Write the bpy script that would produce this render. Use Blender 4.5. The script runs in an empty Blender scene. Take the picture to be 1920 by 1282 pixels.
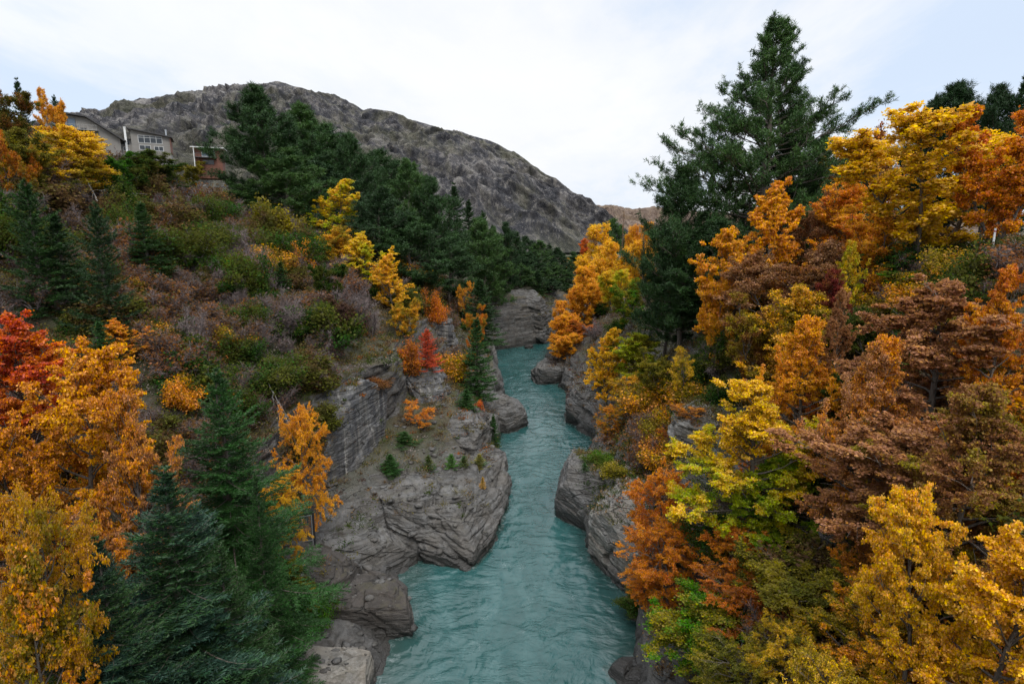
import bpy, math, random, time
import numpy as np
from mathutils import Vector
from mathutils.bvhtree import BVHTree
T0 = time.time()
C = bpy.context.scene.collection
FPX, CXP, CYP = 1070.0, 960.0, 641.0
PITCH = math.radians(10.6)
HC = 28.0
def ray(px, py):
    dx = (px - CXP) / FPX; dy = (CYP - py) / FPX
    return np.array([dx, math.cos(PITCH) + dy * math.sin(PITCH), -math.sin(PITCH) + dy * math.cos(PITCH)])
def P(px, py, Y):
    d = ray(px, py); t = Y / d[1]
    return np.array([d[0] * t, Y, HC + d[2] * t])
def axdepth(py, Y):
    return Y / ray(0, py)[1]
def lin(r, g, b, k=1.0):
    def f(c):
        c = c / 255.0
        return c / 12.92 if c <= 0.04045 else ((c + 0.055) / 1.055) ** 2.4
    return (f(r) * k, f(g) * k, f(b) * k, 1.0)

# ------------------------------------------------------------------ noise
_r = np.random.RandomState(7)
_perm = _r.permutation(256); _perm = np.concatenate([_perm, _perm, _perm])
_grad = _r.normal(size=(256, 3)); _grad /= np.linalg.norm(_grad, axis=1)[:, None]
def perlin(p):
    p = np.asarray(p, float); i = np.floor(p).astype(int); f = p - i
    u = f * f * f * (f * (f * 6 - 15) + 10); i &= 255; out = 0
    for dx in (0, 1):
        for dy in (0, 1):
            for dz in (0, 1):
                h = _perm[_perm[_perm[(i[:, 0] + dx) & 255] + ((i[:, 1] + dy) & 255)] + ((i[:, 2] + dz) & 255)]
                g = _grad[h & 255]
                w = (u[:, 0] if dx else 1 - u[:, 0]) * (u[:, 1] if dy else 1 - u[:, 1]) * (u[:, 2] if dz else 1 - u[:, 2])
                out = out + w * (g[:, 0] * (f[:, 0] - dx) + g[:, 1] * (f[:, 1] - dy) + g[:, 2] * (f[:, 2] - dz))
    return out * 1.5
def fbm(p, o=4):
    a = 1.0; s = 0; p = np.asarray(p, float)
    for k in range(o):
        s = s + a * perlin(p * 2 ** k + 13.7 * k); a *= 0.5
    return s
def ridged(p, o=5):
    a = 1.0; s = 0; p = np.asarray(p, float)
    for k in range(o):
        s = s + a * (1 - 2 * np.abs(perlin(p * 2 ** k + 5.3 * k))); a *= 0.5
    return s * 0.6
def worley(p, seed=0):
    """cell id, F1, F2, offset from the nearest jittered point"""
    c0 = np.floor(p).astype(np.int64); n = len(p); F1 = np.full(n, 9.0); F2 = np.full(n, 9.0); ID = np.zeros(n); OF = np.zeros((n, 3))
    for dx in (-1, 0, 1):
        for dy in (-1, 0, 1):
            for dz in (-1, 0, 1):
                c = c0 + [dx, dy, dz]; h = _perm[_perm[_perm[(c[:, 0] + seed) & 255] + (c[:, 1] & 255)] + (c[:, 2] & 255)]
                q = c + 0.5 + 0.42 * _grad[h]; d = np.linalg.norm(p - q, axis=1); m = d < F1
                F2 = np.where(m, F1, np.minimum(F2, d)); ID = np.where(m, h + 1.0 * ((c[:, 0] * 7 + c[:, 1] * 13 + c[:, 2] * 29) & 63) * 0.37, ID); OF = np.where(m[:, None], p - q, OF); F1 = np.where(m, d, F1)
    return ID, F1, F2, OF
def hash1(n):
    n = np.asarray(n); x = np.sin(n * 127.1 + 11.3) * 43758.5453
    return x - np.floor(x)

# ------------------------------------------------------------------ object helpers
def make_mesh(name, verts, faces, attrs=None, smooth=False):
    """faces: (n,3) or (n,4) int array, or list of such arrays"""
    me = bpy.data.meshes.new(name)
    verts = np.ascontiguousarray(verts, dtype=np.float32)
    fl = faces if isinstance(faces, list) else [faces]
    fl = [np.asarray(f, dtype=np.int32) for f in fl if len(f)]
    me.vertices.add(len(verts)); me.vertices.foreach_set('co', verts.ravel())
    loops = np.concatenate([f.ravel() for f in fl]); tot = np.concatenate([np.full(len(f), f.shape[1], dtype=np.int32) for f in fl])
    start = np.concatenate([[0], np.cumsum(tot)[:-1]]).astype(np.int32)
    me.loops.add(len(loops)); me.loops.foreach_set('vertex_index', loops)
    me.polygons.add(len(tot)); me.polygons.foreach_set('loop_start', start); me.polygons.foreach_set('loop_total', tot)
    if smooth: me.polygons.foreach_set('use_smooth', np.ones(len(tot), dtype=bool))
    me.update(calc_edges=True)
    for k, v in (attrs or {}).items():
        v = np.asarray(v, dtype=np.float32)
        if v.ndim == 1:
            a = me.attributes.new(k, 'FLOAT', 'FACE'); a.data.foreach_set('value', v)
        else:
            a = me.attributes.new(k, 'FLOAT_COLOR', 'FACE'); a.data.foreach_set('color', v.ravel())
    return me
def link(name, me, mats=(), parent=None):
    o = bpy.data.objects.new(name, me); C.objects.link(o)
    for m in (mats if isinstance(mats, (list, tuple)) else [mats]):
        if m.name not in [x.name for x in me.materials if x]: me.materials.append(m)
    if parent is not None: o.parent = parent
    return o
def tag(o, label=None, cat=None, group=None, kind=None):
    if label: o['label'] = label
    if cat: o['category'] = cat
    if group: o['group'] = group
    if kind: o['kind'] = kind
    return o
def empty(name, loc):
    o = bpy.data.objects.new(name, None); C.objects.link(o); o.location = loc; o.empty_display_size = 0.5
    return o
def norm(v):
    return v / np.maximum(np.linalg.norm(v, axis=-1, keepdims=True), 1e-9)
def tubes(paths, sides=5):
    V = []; F = []; off = 0
    for pts, rad in paths:
        pts = np.asarray(pts, float); rad = np.asarray(rad, float); k = len(pts)
        t = norm(np.gradient(pts, axis=0))
        ref = np.where(np.abs(t[:, 2:3]) > 0.9, np.array([[1., 0, 0]]), np.array([[0, 0, 1.]]))
        a = norm(np.cross(t, ref)); b = np.cross(t, a)
        th = np.arange(sides) * 2 * np.pi / sides
        ring = pts[:, None, :] + rad[:, None, None] * (np.cos(th)[None, :, None] * a[:, None, :] + np.sin(th)[None, :, None] * b[:, None, :])
        V.append(ring.reshape(-1, 3))
        i = np.arange(k - 1)[:, None] * sides; j = np.arange(sides)[None, :]; j2 = (j + 1) % sides
        F.append(np.stack([i + j, i + j2, i + sides + j2, i + sides + j], -1).reshape(-1, 4) + off)
        off += k * sides
    return np.concatenate(V), np.concatenate(F)
class MB:
    """collects boxes / prisms into one mesh"""
    def __init__(s): s.v = []; s.f = []; s.n = 0
    def add(s, v, f):
        s.v += [tuple(x) for x in v]; s.f += [tuple(i + s.n for i in q) for q in f]; s.n += len(v)
    def box(s, x0, x1, y0, y1, z0, z1):
        v = [(x, y, z) for z in (z0, z1) for x, y in ((x0, y0), (x1, y0), (x1, y1), (x0, y1))]
        s.add(v, [(3, 2, 1, 0), (4, 5, 6, 7), (0, 1, 5, 4), (1, 2, 6, 5), (2, 3, 7, 6), (3, 0, 4, 7)])
    def prism(s, poly, y0, y1):   # polygon in xz extruded along y
        n = len(poly)
        v = [(x, y0, z) for x, z in poly] + [(x, y1, z) for x, z in poly]
        s.add(v, [tuple(range(n)), tuple(range(2 * n - 1, n - 1, -1))] + [(i, i + n, (i + 1) % n + n, (i + 1) % n) for i in range(n)])
    def build(s, name, mat, parent=None, bevel=0):
        me = bpy.data.meshes.new(name); me.from_pydata(s.v, [], s.f); me.update()
        import bmesh
        b = bmesh.new(); b.from_mesh(me); bmesh.ops.recalc_face_normals(b, faces=b.faces)
        if bevel: bmesh.ops.bevel(b, geom=b.edges[:], offset=bevel, segments=1, affect='EDGES')
        b.to_mesh(me); b.free()
        return link(name, me, mat, parent)

# ------------------------------------------------------------------ node helper
class NT:
    def __init__(s, name, disp=False):
        s.m = bpy.data.materials.new(name); s.m.use_nodes = True; s.t = s.m.node_tree; s.t.nodes.clear()
        s.out = s.t.nodes.new('ShaderNodeOutputMaterial')
    def n(s, kind, **kw):
        nd = s.t.nodes.new('ShaderNode' + kind)
        for k, v in kw.items():
            if k.startswith('i_'):
                key = k[2:]; key = int(key) if key.isdigit() else key.replace('_', ' ')
                s.set(nd.inputs[key], v)
            else: setattr(nd, k, v)
        return nd
    def set(s, inp, v):
        if isinstance(v, bpy.types.NodeSocket): s.t.links.new(v, inp)
        else: inp.default_value = v
    def math(s, op, a, b=None, clamp=False):
        nd = s.n('Math', operation=op, use_clamp=clamp); s.set(nd.inputs[0], a)
        if b is not None: s.set(nd.inputs[1], b)
        return nd.outputs[0]
    def mix(s, f, a, b, blend='MIX'):
        nd = s.n('Mix', data_type='RGBA', blend_type=blend); s.set(nd.inputs[0], f); s.set(nd.inputs[6], a); s.set(nd.inputs[7], b)
        return nd.outputs[2]
    def ramp(s, f, stops, interp='LINEAR'):
        nd = s.n('ValToRGB'); nd.color_ramp.interpolation = interp; e = nd.color_ramp.elements
        while len(e) < len(stops): e.new(0.5)
        for q, (p, c) in zip(e, stops):
            q.position = p; q.color = c if not isinstance(c, (int, float)) else (c, c, c, 1)
        s.set(nd.inputs[0], f); return nd.outputs[0]
    def noise(s, vec, scale, detail=4, rough=0.55, dist=0.0):
        nd = s.n('TexNoise'); s.set(nd.inputs['Vector'], vec); nd.inputs['Scale'].default_value = scale
        nd.inputs['Detail'].default_value = detail; nd.inputs['Roughness'].default_value = rough; nd.inputs['Distortion'].default_value = dist
        return nd.outputs['Fac']
    def mapping(s, vec, scale=(1, 1, 1), rot=(0, 0, 0), loc=(0, 0, 0)):
        nd = s.n('Mapping'); s.set(nd.inputs['Vector'], vec); nd.inputs['Scale'].default_value = scale
        nd.inputs['Rotation'].default_value = rot; nd.inputs['Location'].default_value = loc
        return nd.outputs[0]
    def finish(s, bsdf):
        s.t.links.new(bsdf, s.out.inputs['Surface']); return s.m
ZEN, EXPO = 5.6, 0.2
def leaf_mat(name, trans=0.3, gloss=0.0):
    k = NT(name)
    oi = k.n('ObjectInfo'); tb = k.n('Attribute', attribute_type='OBJECT', attribute_name='tint_b')
    zm = k.n('Attribute', attribute_type='OBJECT', attribute_name='zmix')
    ti = k.n('Attribute', attribute_name='tint'); hg = k.n('Attribute', attribute_name='hgt')
    tc = k.n('TexCoord')
    off = k.n('CombineXYZ'); r10 = k.math('MULTIPLY', oi.outputs['Random'], 40.0)
    k.set(off.inputs[0], r10); k.set(off.inputs[2], r10)
    va = k.n('VectorMath', operation='ADD'); k.set(va.inputs[0], tc.outputs['Object']); k.set(va.inputs[1], off.outputs[0])
    nz = k.noise(va.outputs[0], 0.42, 2, 0.6)
    nz = k.math('MULTIPLY', k.math('SUBTRACT', nz, 0.5), 4.5)
    zt = k.math('MULTIPLY', zm.outputs['Fac'], k.math('SUBTRACT', 0.5, hg.outputs['Fac']))
    tj = k.math('MULTIPLY', k.math('SUBTRACT', ti.outputs['Fac'], 0.5), 0.9)
    fac = k.math('ADD', k.math('ADD', nz, 0.38), k.math('ADD', k.math('MULTIPLY', zt, 3.0), tj), clamp=True)
    col = k.mix(fac, oi.outputs['Color'], tb.outputs['Color'])
    t2 = k.math('FRACT', k.math('MULTIPLY', ti.outputs['Fac'], 7.31))
    hsv = k.n('HueSaturation'); k.set(hsv.inputs['Color'], col)
    k.set(hsv.inputs['Hue'], k.math('ADD', 0.488, k.math('MULTIPLY', t2, 0.024)))
    k.set(hsv.inputs['Saturation'], k.math('ADD', 0.86, k.math('MULTIPLY', t2, 0.24)))
    k.set(hsv.inputs['Value'], k.math('ADD', 0.62, k.math('MULTIPLY', ti.outputs['Fac'], 0.76)))
    d = k.n('BsdfDiffuse'); k.set(d.inputs['Color'], hsv.outputs[0])
    t = k.n('BsdfTranslucent'); k.set(t.inputs['Color'], hsv.outputs[0])
    mx = k.n('MixShader'); mx.inputs[0].default_value = trans
    k.set(mx.inputs[1], d.outputs[0]); k.set(mx.inputs[2], t.outputs[0])
    o = mx.outputs[0]
    if gloss:
        g = k.n('BsdfGlossy'); g.inputs['Roughness'].default_value = 0.45; g.inputs['Color'].default_value = (1, 1, 1, 1)
        m2 = k.n('MixShader'); m2.inputs[0].default_value = gloss
        k.set(m2.inputs[1], o); k.set(m2.inputs[2], g.outputs[0]); o = m2.outputs[0]
    return k.finish(o)
def bark_mat(name, c1, c2):
    k = NT(name); tc = k.n('TexCoord')
    v = k.mapping(tc.outputs['Object'], (3, 3, 0.6))
    nz = k.noise(v, 3.0, 5, 0.65)
    col = k.ramp(nz, [(0.3, c1), (0.7, c2)])
    b = k.n('BsdfPrincipled'); k.set(b.inputs['Base Color'], col); b.inputs['Roughness'].default_value = 0.9
    bp = k.n('Bump'); bp.inputs['Strength'].default_value = 0.6; bp.inputs['Distance'].default_value = 0.05; k.set(bp.inputs['Height'], nz)
    k.set(b.inputs['Normal'], bp.outputs[0])
    return k.finish(b.outputs[0])
def plain(name, col, rough=0.6, metal=0.0, nscale=0.0, namt=0.15, spec=0.5):
    k = NT(name); b = k.n('BsdfPrincipled'); b.inputs['Roughness'].default_value = rough; b.inputs['Metallic'].default_value = metal
    b.inputs['Specular IOR Level'].default_value = spec
    if nscale:
        tc = k.n('TexCoord'); nz = k.noise(tc.outputs['Object'], nscale, 5, 0.6)
        k.set(b.inputs['Base Color'], k.mix(k.math('MULTIPLY', nz, 1.0), tuple(c * (1 - namt) for c in col[:3]) + (1,), tuple(min(1, c * (1 + namt)) for c in col[:3]) + (1,)))
    else: b.inputs['Base Color'].default_value = col
    return k.finish(b.outputs[0])
def rock_nodes(k, pos, base=(0.098, 0.095, 0.091), grain=1.0):
    """layered schist; returns colour, height"""
    warp = k.n('VectorMath', operation='MULTIPLY_ADD')
    nzc = k.n('TexNoise'); k.set(nzc.inputs['Vector'], pos); nzc.inputs['Scale'].default_value = 0.35 * grain; nzc.inputs['Detail'].default_value = 3
    k.set(warp.inputs[0], nzc.outputs['Color']); warp.inputs[1].default_value = (0.5, 0.5, 0.5); k.set(warp.inputs[2], pos)
    strat = k.mapping(warp.outputs[0], (0.10 * grain, 0.10 * grain, 1.9 * grain), (0.16, 0.24, 0.0))
    s1 = k.noise(strat, 1.0, 6, 0.62)
    strat2 = k.mapping(warp.outputs[0], (0.30 * grain, 0.30 * grain, 5.6 * grain), (0.16, 0.24, 0.0))
    s2 = k.noise(strat2, 1.0, 4, 0.6)
    n1 = k.noise(pos, 0.5 * grain, 5, 0.6); n2 = k.noise(pos, 5.0 * grain, 6, 0.7)
    b = base
    def m(f, t=(1, 1, 1)): return (b[0] * f * t[0], b[1] * f * t[1], b[2] * f * t[2], 1)
    c = k.ramp(s1, [(0.33, m(0.30)), (0.42, m(0.8, (1.04, 1, .95))), (0.52, m(1.1)), (0.66, m(1.9, (1, 1.0, 1.0)))])
    c = k.mix(0.5, c, k.ramp(s2, [(0.38, m(0.22)), (0.47, m(0.95)), (0.55, m(1.2)), (0.68, m(2.0))]))
    warm = k.ramp(n1, [(0.42, 0.0), (0.62, 1.0)])
    c = k.mix(k.math('MULTIPLY', warm, 0.55), c, (b[0] * 1.0, b[1] * 0.88, b[2] * 0.74, 1))
    c = k.mix(k.math('MULTIPLY', k.ramp(n2, [(0.45, 0.0), (0.7, 1.0)]), 0.35), c, m(0.45))
    # pale lichen / wash spots
    c = k.mix(k.math('MULTIPLY', k.ramp(k.noise(pos, 1.7 * grain, 6, 0.7), [(0.60, 0.0), (0.68, 1.0)]), 0.5), c, m(1.75))
    vo = k.n('TexVoronoi', feature='DISTANCE_TO_EDGE'); k.set(vo.inputs['Vector'], k.mapping(warp.outputs[0], (0.20 * grain, 0.30 * grain, 1.3 * grain), (0.16, 0.24, 0.3))); vo.inputs['Scale'].default_value = 1.0
    crk = k.ramp(vo.outputs['Distance'], [(0.0, 1.0), (0.035, 0.0)]); crk = k.math('MULTIPLY', crk, k.ramp(k.noise(pos, 0.45 * grain, 3), [(0.44, 0.0), (0.56, 1.0)])); c = k.mix(k.math('MULTIPLY', crk, 0.7), c, m(0.18))
    blot = k.ramp(k.noise(pos, 0.9 * grain, 7, 0.72), [(0.50, 0.0), (0.60, 0.65)]); c = k.mix(blot, c, m(0.38, (1.05, 0.95, 0.8)))
    h = k.math('SUBTRACT', k.math('ADD', k.math('MULTIPLY', s1, 1.0), k.math('ADD', k.math('MULTIPLY', s2, 0.55), k.math('MULTIPLY', n2, 0.35))), k.math('MULTIPLY', crk, 0.5))
    return c, h
def rock_mat(name, base=(0.098, 0.095, 0.091), streaks=0.0, moss=0.35, bump=0.9):
    k = NT(name); g = k.n('NewGeometry'); pos = g.outputs['Position']
    c, h = rock_nodes(k, pos, base)
    sp = k.n('SeparateXYZ'); k.set(sp.inputs[0], pos)
    sn = k.n('SeparateXYZ'); k.set(sn.inputs[0], g.outputs['Normal'])
    if streaks:
        sv = k.mapping(pos, (1.5, 1.5, 0.07)); s = k.noise(sv, 1.0, 5, 0.6)
        c = k.mix(k.math('MULTIPLY', k.ramp(s, [(0.45, 0.0), (0.62, 1.0)]), streaks), c, (0.045, 0.045, 0.05, 1))
        c = k.mix(k.math('MULTIPLY', k.ramp(s, [(0.28, 1.0), (0.42, 0.0)]), streaks), c, (0.33, 0.31, 0.28, 1))
    if moss:
        f = k.math('MULTIPLY', k.ramp(sn.outputs[2], [(0.75, 0.0), (0.93, 1.0)]), k.ramp(k.noise(pos, 0.8, 6, 0.7), [(0.5, 0.0), (0.62, moss)]))
        c = k.mix(f, c, (0.07, 0.062, 0.03, 1))
    # wet tide band just above the water, widened to paint in the undercut's shade
    wet = k.math('ADD', sp.outputs[2], k.math('MULTIPLY', k.noise(pos, 0.9, 3), -0.9))
    wet_shade = k.ramp(wet, [(0.2, 1.0), (1.0, 0.0)])
    c = k.mix(k.math('MULTIPLY', wet_shade, 0.85), c, (0.022, 0.02, 0.017, 1))
    b = k.n('BsdfPrincipled'); k.set(b.inputs['Base Color'], c)
    k.set(b.inputs['Roughness'], k.math('SUBTRACT', 0.85, k.math('MULTIPLY', wet_shade, 0.45)))
    bp = k.n('Bump'); bp.inputs['Strength'].default_value = bump; bp.inputs['Distance'].default_value = 0.32; k.set(bp.inputs['Height'], h)
    k.set(b.inputs['Normal'], bp.outputs[0])
    return k.finish(b.outputs[0])
def terrain_mat():
    k = NT('canyon_ground'); g = k.n('NewGeometry'); pos = g.outputs['Position']
    c, h = rock_nodes(k, pos)
    sp = k.n('SeparateXYZ'); k.set(sp.inputs[0], pos)
    sn = k.n('SeparateXYZ'); k.set(sn.inputs[0], g.outputs['Normal'])
    n1 = k.noise(pos, 0.12, 5, 0.6); n2 = k.noise(pos, 1.2, 6, 0.7); n3 = k.noise(pos, 7.0, 5, 0.7)
    soil = k.ramp(n1, [(0.30, (0.050, 0.040, 0.026, 1)), (0.45, (0.072, 0.060, 0.032, 1)), (0.58, (0.048, 0.055, 0.022, 1)), (0.7, (0.085, 0.066, 0.048, 1))])
    soil = k.mix(k.math('MULTIPLY', n3, 0.6), soil, (0.028, 0.024, 0.016, 1))
    soil = k.mix(k.math('MULTIPLY', k.ramp(n2, [(0.52, 0.0), (0.66, 1.0)]), 0.6), soil, (0.11, 0.088, 0.05, 1))
    st = k.math('ADD', sn.outputs[2], k.math('MULTIPLY', k.math('SUBTRACT', n2, 0.5), 0.35))
    lowrock = k.ramp(k.math('MULTIPLY', k.math('ADD', sp.outputs[2], k.math('MULTIPLY', n1, 2.0)), 0.1), [(0.55, 1.0), (0.78, 0.0)])
    isr = k.math('ADD', k.ramp(st, [(0.56, 1.0), (0.70, 0.0)]), lowrock, clamp=True)
    c = k.mix(isr, soil, c)
    wet = k.math('ADD', sp.outputs[2], k.math('MULTIPLY', k.noise(pos, 0.9, 3), -0.9))
    wet_shade = k.ramp(wet, [(0.2, 1.0), (1.0, 0.0)])  # wet waterline, with shade of the undercut base put into its colour
    c = k.mix(k.math('MULTIPLY', wet_shade, 0.75), c, (0.022, 0.02, 0.017, 1))
    b = k.n('BsdfPrincipled'); k.set(b.inputs['Base Color'], c); k.set(b.inputs['Roughness'], k.math('SUBTRACT', 0.9, k.math('MULTIPLY', wet_shade, 0.4)))
    bp = k.n('Bump'); bp.inputs['Strength'].default_value = 0.9; bp.inputs['Distance'].default_value = 0.15
    k.set(bp.inputs['Height'], k.math('ADD', k.math('MULTIPLY', h, isr), n3)); k.set(b.inputs['Normal'], bp.outputs[0])
    return k.finish(b.outputs[0])
def mountain_mat(name, rocky=1.0, warm=0.0):
    k = NT(name); g = k.n('NewGeometry'); pos = g.outputs['Position']
    sn = k.n('SeparateXYZ'); k.set(sn.inputs[0], g.outputs['Normal'])
    v = k.mapping(pos, (0.05, 0.02, 0.018), (0.0, 0.76, 0.0))
    n1 = k.noise(v, 1.0, 12, 0.75, 0.4); n2 = k.noise(pos, 0.006, 6, 0.6); n3 = k.noise(pos, 0.11, 10, 0.85)
    rock = k.ramp(n1, [(0.38, (0.045, 0.046, 0.052, 1)), (0.47, (0.092, 0.089, 0.094, 1)), (0.54, (0.195, 0.18, 0.172, 1)), (0.64, (0.37, 0.345, 0.32, 1))])
    rock = k.mix(k.ramp(n3, [(0.43, 0.7), (0.53, 0.0)]), rock, (0.04, 0.04, 0.045, 1))
    rock = k.mix(k.math('MULTIPLY', k.ramp(n3, [(0.54, 0.0), (0.62, 1.0)]), 0.6), rock, (0.46, 0.42, 0.37, 1))
    veg = k.ramp(n3, [(0.35, (0.035, 0.043, 0.022, 1)), (0.6, (0.10, 0.095, 0.045, 1)), (0.7, (0.16, 0.125, 0.07, 1))])
    vm = k.ramp(k.math('ADD', n2, k.math('MULTIPLY', k.math('SUBTRACT', n1, 0.5), 0.7)), [(0.47, 0.0), (0.60, 0.6)])
    c = k.mix(vm, rock, veg)
    if warm: c = k.mix(warm, c, k.ramp(n1, [(0.35, (0.12, 0.075, 0.05, 1)), (0.6, (0.26, 0.17, 0.11, 1))]))
    b = k.n('BsdfPrincipled'); k.set(b.inputs['Base Color'], c); b.inputs['Roughness'].default_value = 0.95; b.inputs['Specular IOR Level'].default_value = 0.1
    bp = k.n('Bump'); bp.inputs['Strength'].default_value = 1.0; bp.inputs['Distance'].default_value = 9.0
    k.set(bp.inputs['Height'], k.math('ADD', n1, k.math('MULTIPLY', n3, 0.6))); k.set(b.inputs['Normal'], bp.outputs[0])
    return k.finish(b.outputs[0])
def water_mat():
    k = NT('glacial_water'); g = k.n('NewGeometry'); pos = g.outputs['Position']
    wv = k.n('VectorMath', operation='MULTIPLY_ADD'); nc = k.n('TexNoise'); k.set(nc.inputs['Vector'], pos); nc.inputs['Scale'].default_value = 0.16; nc.inputs['Detail'].default_value = 2
    k.set(wv.inputs[0], nc.outputs['Color']); wv.inputs[1].default_value = (5, 5, 0); k.set(wv.inputs[2], pos)
    p = wv.outputs[0]
    a = k.noise(k.mapping(p, (0.5, 1.05, 1)), 1.0, 3, 0.55, 0.3)
    b_ = k.noise(k.mapping(p, (1.5, 2.9, 1), (0, 0, 0.25)), 1.0, 4, 0.58, 0.3)
    c_ = k.noise(k.mapping(p, (7.0, 9.0, 1), (0, 0, -0.3)), 1.0, 4, 0.65, 0.6)
    rid = k.math('SUBTRACT', 1.0, k.math('MULTIPLY', k.math('ABSOLUTE', k.math('SUBTRACT', b_, 0.5)), 5.0), clamp=True)
    h = k.math('ADD', k.math('MULTIPLY', a, 1.2), k.math('ADD', k.math('MULTIPLY', b_, 0.55), k.math('MULTIPLY', c_, 0.07)))
    h = k.math('ADD', h, k.math('MULTIPLY', rid, 0.02))
    calm = k.ramp(k.noise(k.mapping(pos, (0.16, 0.07, 1), (0, 0, 0.1)), 1.0, 3, 0.6, 1.0), [(0.35, 0.35), (0.62, 1.25)])
    h = k.math('MULTIPLY', h, calm); sh = k.n('Attribute', attribute_name='shore').outputs['Fac']
    big = k.noise(k.mapping(pos, (0.26, 0.10, 1), (0, 0, 0.12)), 1.0, 6, 0.62, 1.2)
    col = k.ramp(big, [(0.34, (0.013, 0.056, 0.053, 1)), (0.5, (0.020, 0.072, 0.069, 1)), (0.64, (0.033, 0.092, 0.089, 1))])
    # entrained foam: thin broken white curls
    fm = k.noise(k.mapping(p, (1.3, 2.6, 1), (0, 0, 0.8)), 1.0, 6, 0.75, 1.8)
    vein = k.ramp(k.math('ABSOLUTE', k.math('SUBTRACT', fm, 0.5)), [(0.0, 1.0), (0.012, 0.0)])
    patch = k.ramp(k.noise(k.mapping(pos, (0.5, 0.35, 1)), 1.0, 4, 0.6), [(0.60, 0.0), (0.70, 1.0)])
    foam = k.math('MULTIPLY', vein, patch)
    sp = k.n('SeparateXYZ'); k.set(sp.inputs[0], pos)
    rap = k.math('MULTIPLY', k.ramp(k.math('MULTIPLY', sp.outputs[1], 0.01), [(1.30, 0.0), (1.42, 1.0)]), k.ramp(k.noise(pos, 0.7, 5, 0.7), [(0.57, 0.0), (0.63, 1.0)]))
    edge = k.math('MULTIPLY', k.ramp(k.math('MULTIPLY', sh, 0.5), [(0.0, 1.0), (0.42, 0.0)]), k.ramp(k.noise(pos, 1.6, 6, 0.75, 1.0), [(0.53, 0.0), (0.62, 1.0)]))
    col = k.mix(k.ramp(k.math('MULTIPLY', sh, 0.33), [(0.1, 0.55), (0.8, 0.0)]), col, (0.035, 0.050, 0.040, 1))
    foam = k.math('MAXIMUM', k.math('MAXIMUM', k.math('MULTIPLY', foam, 0.45), k.math('MULTIPLY', edge, 0.25)), k.math('MULTIPLY', rap, 0.35))
    col = k.mix(foam, col, (0.55, 0.62, 0.62, 1))
    b = k.n('BsdfPrincipled'); k.set(b.inputs['Base Color'], col); k.set(b.inputs['Roughness'], k.math('ADD', 0.10, k.math('MULTIPLY', foam, 0.6)))
    b.inputs['IOR'].default_value = 1.33; b.inputs['Specular IOR Level'].default_value = 0.85
    bp = k.n('Bump'); bp.inputs['Strength'].default_value = 1.0; bp.inputs['Distance'].default_value = 0.16; k.set(bp.inputs['Height'], h)
    k.set(b.inputs['Normal'], bp.outputs[0])
    return k.finish(b.outputs[0])
def cover_mat():
    k = NT('undergrowth_leaf'); at = k.n('Attribute', attribute_name='Col')
    d = k.n('BsdfDiffuse'); k.set(d.inputs['Color'], at.outputs['Color'])
    t = k.n('BsdfTranslucent'); k.set(t.inputs['Color'], at.outputs['Color'])
    mx = k.n('MixShader'); mx.inputs[0].default_value = 0.2; k.set(mx.inputs[1], d.outputs[0]); k.set(mx.inputs[2], t.outputs[0])
    return k.finish(mx.outputs[0])
M = dict(leaf=leaf_mat('broad_leaf', 0.38), needle=leaf_mat('conifer_needle', 0.12, 0.02),
         twig=bark_mat('bare_twig', (0.10, 0.075, 0.07, 1), (0.22, 0.18, 0.17, 1)),
         bark=bark_mat('grey_bark', (0.06, 0.048, 0.038, 1), (0.16, 0.135, 0.11, 1)),
         deadwood=bark_mat('bleached_deadwood', (0.22, 0.205, 0.19, 1), (0.42, 0.40, 0.37, 1)),
         rock=rock_mat('schist_rock'), cliff=rock_mat('streaked_cliff', (0.125, 0.124, 0.122), streaks=0.85, moss=0.2),
         pale=rock_mat('pale_rock', (0.225, 0.215, 0.195), moss=0.25), dark=rock_mat('dark_rock', (0.050, 0.044, 0.039), moss=0.5),
         terrain=terrain_mat(), mount=mountain_mat('mountain_rock'), hill=mountain_mat('far_hill', warm=0.6), water=water_mat(), cover=cover_mat())
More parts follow.
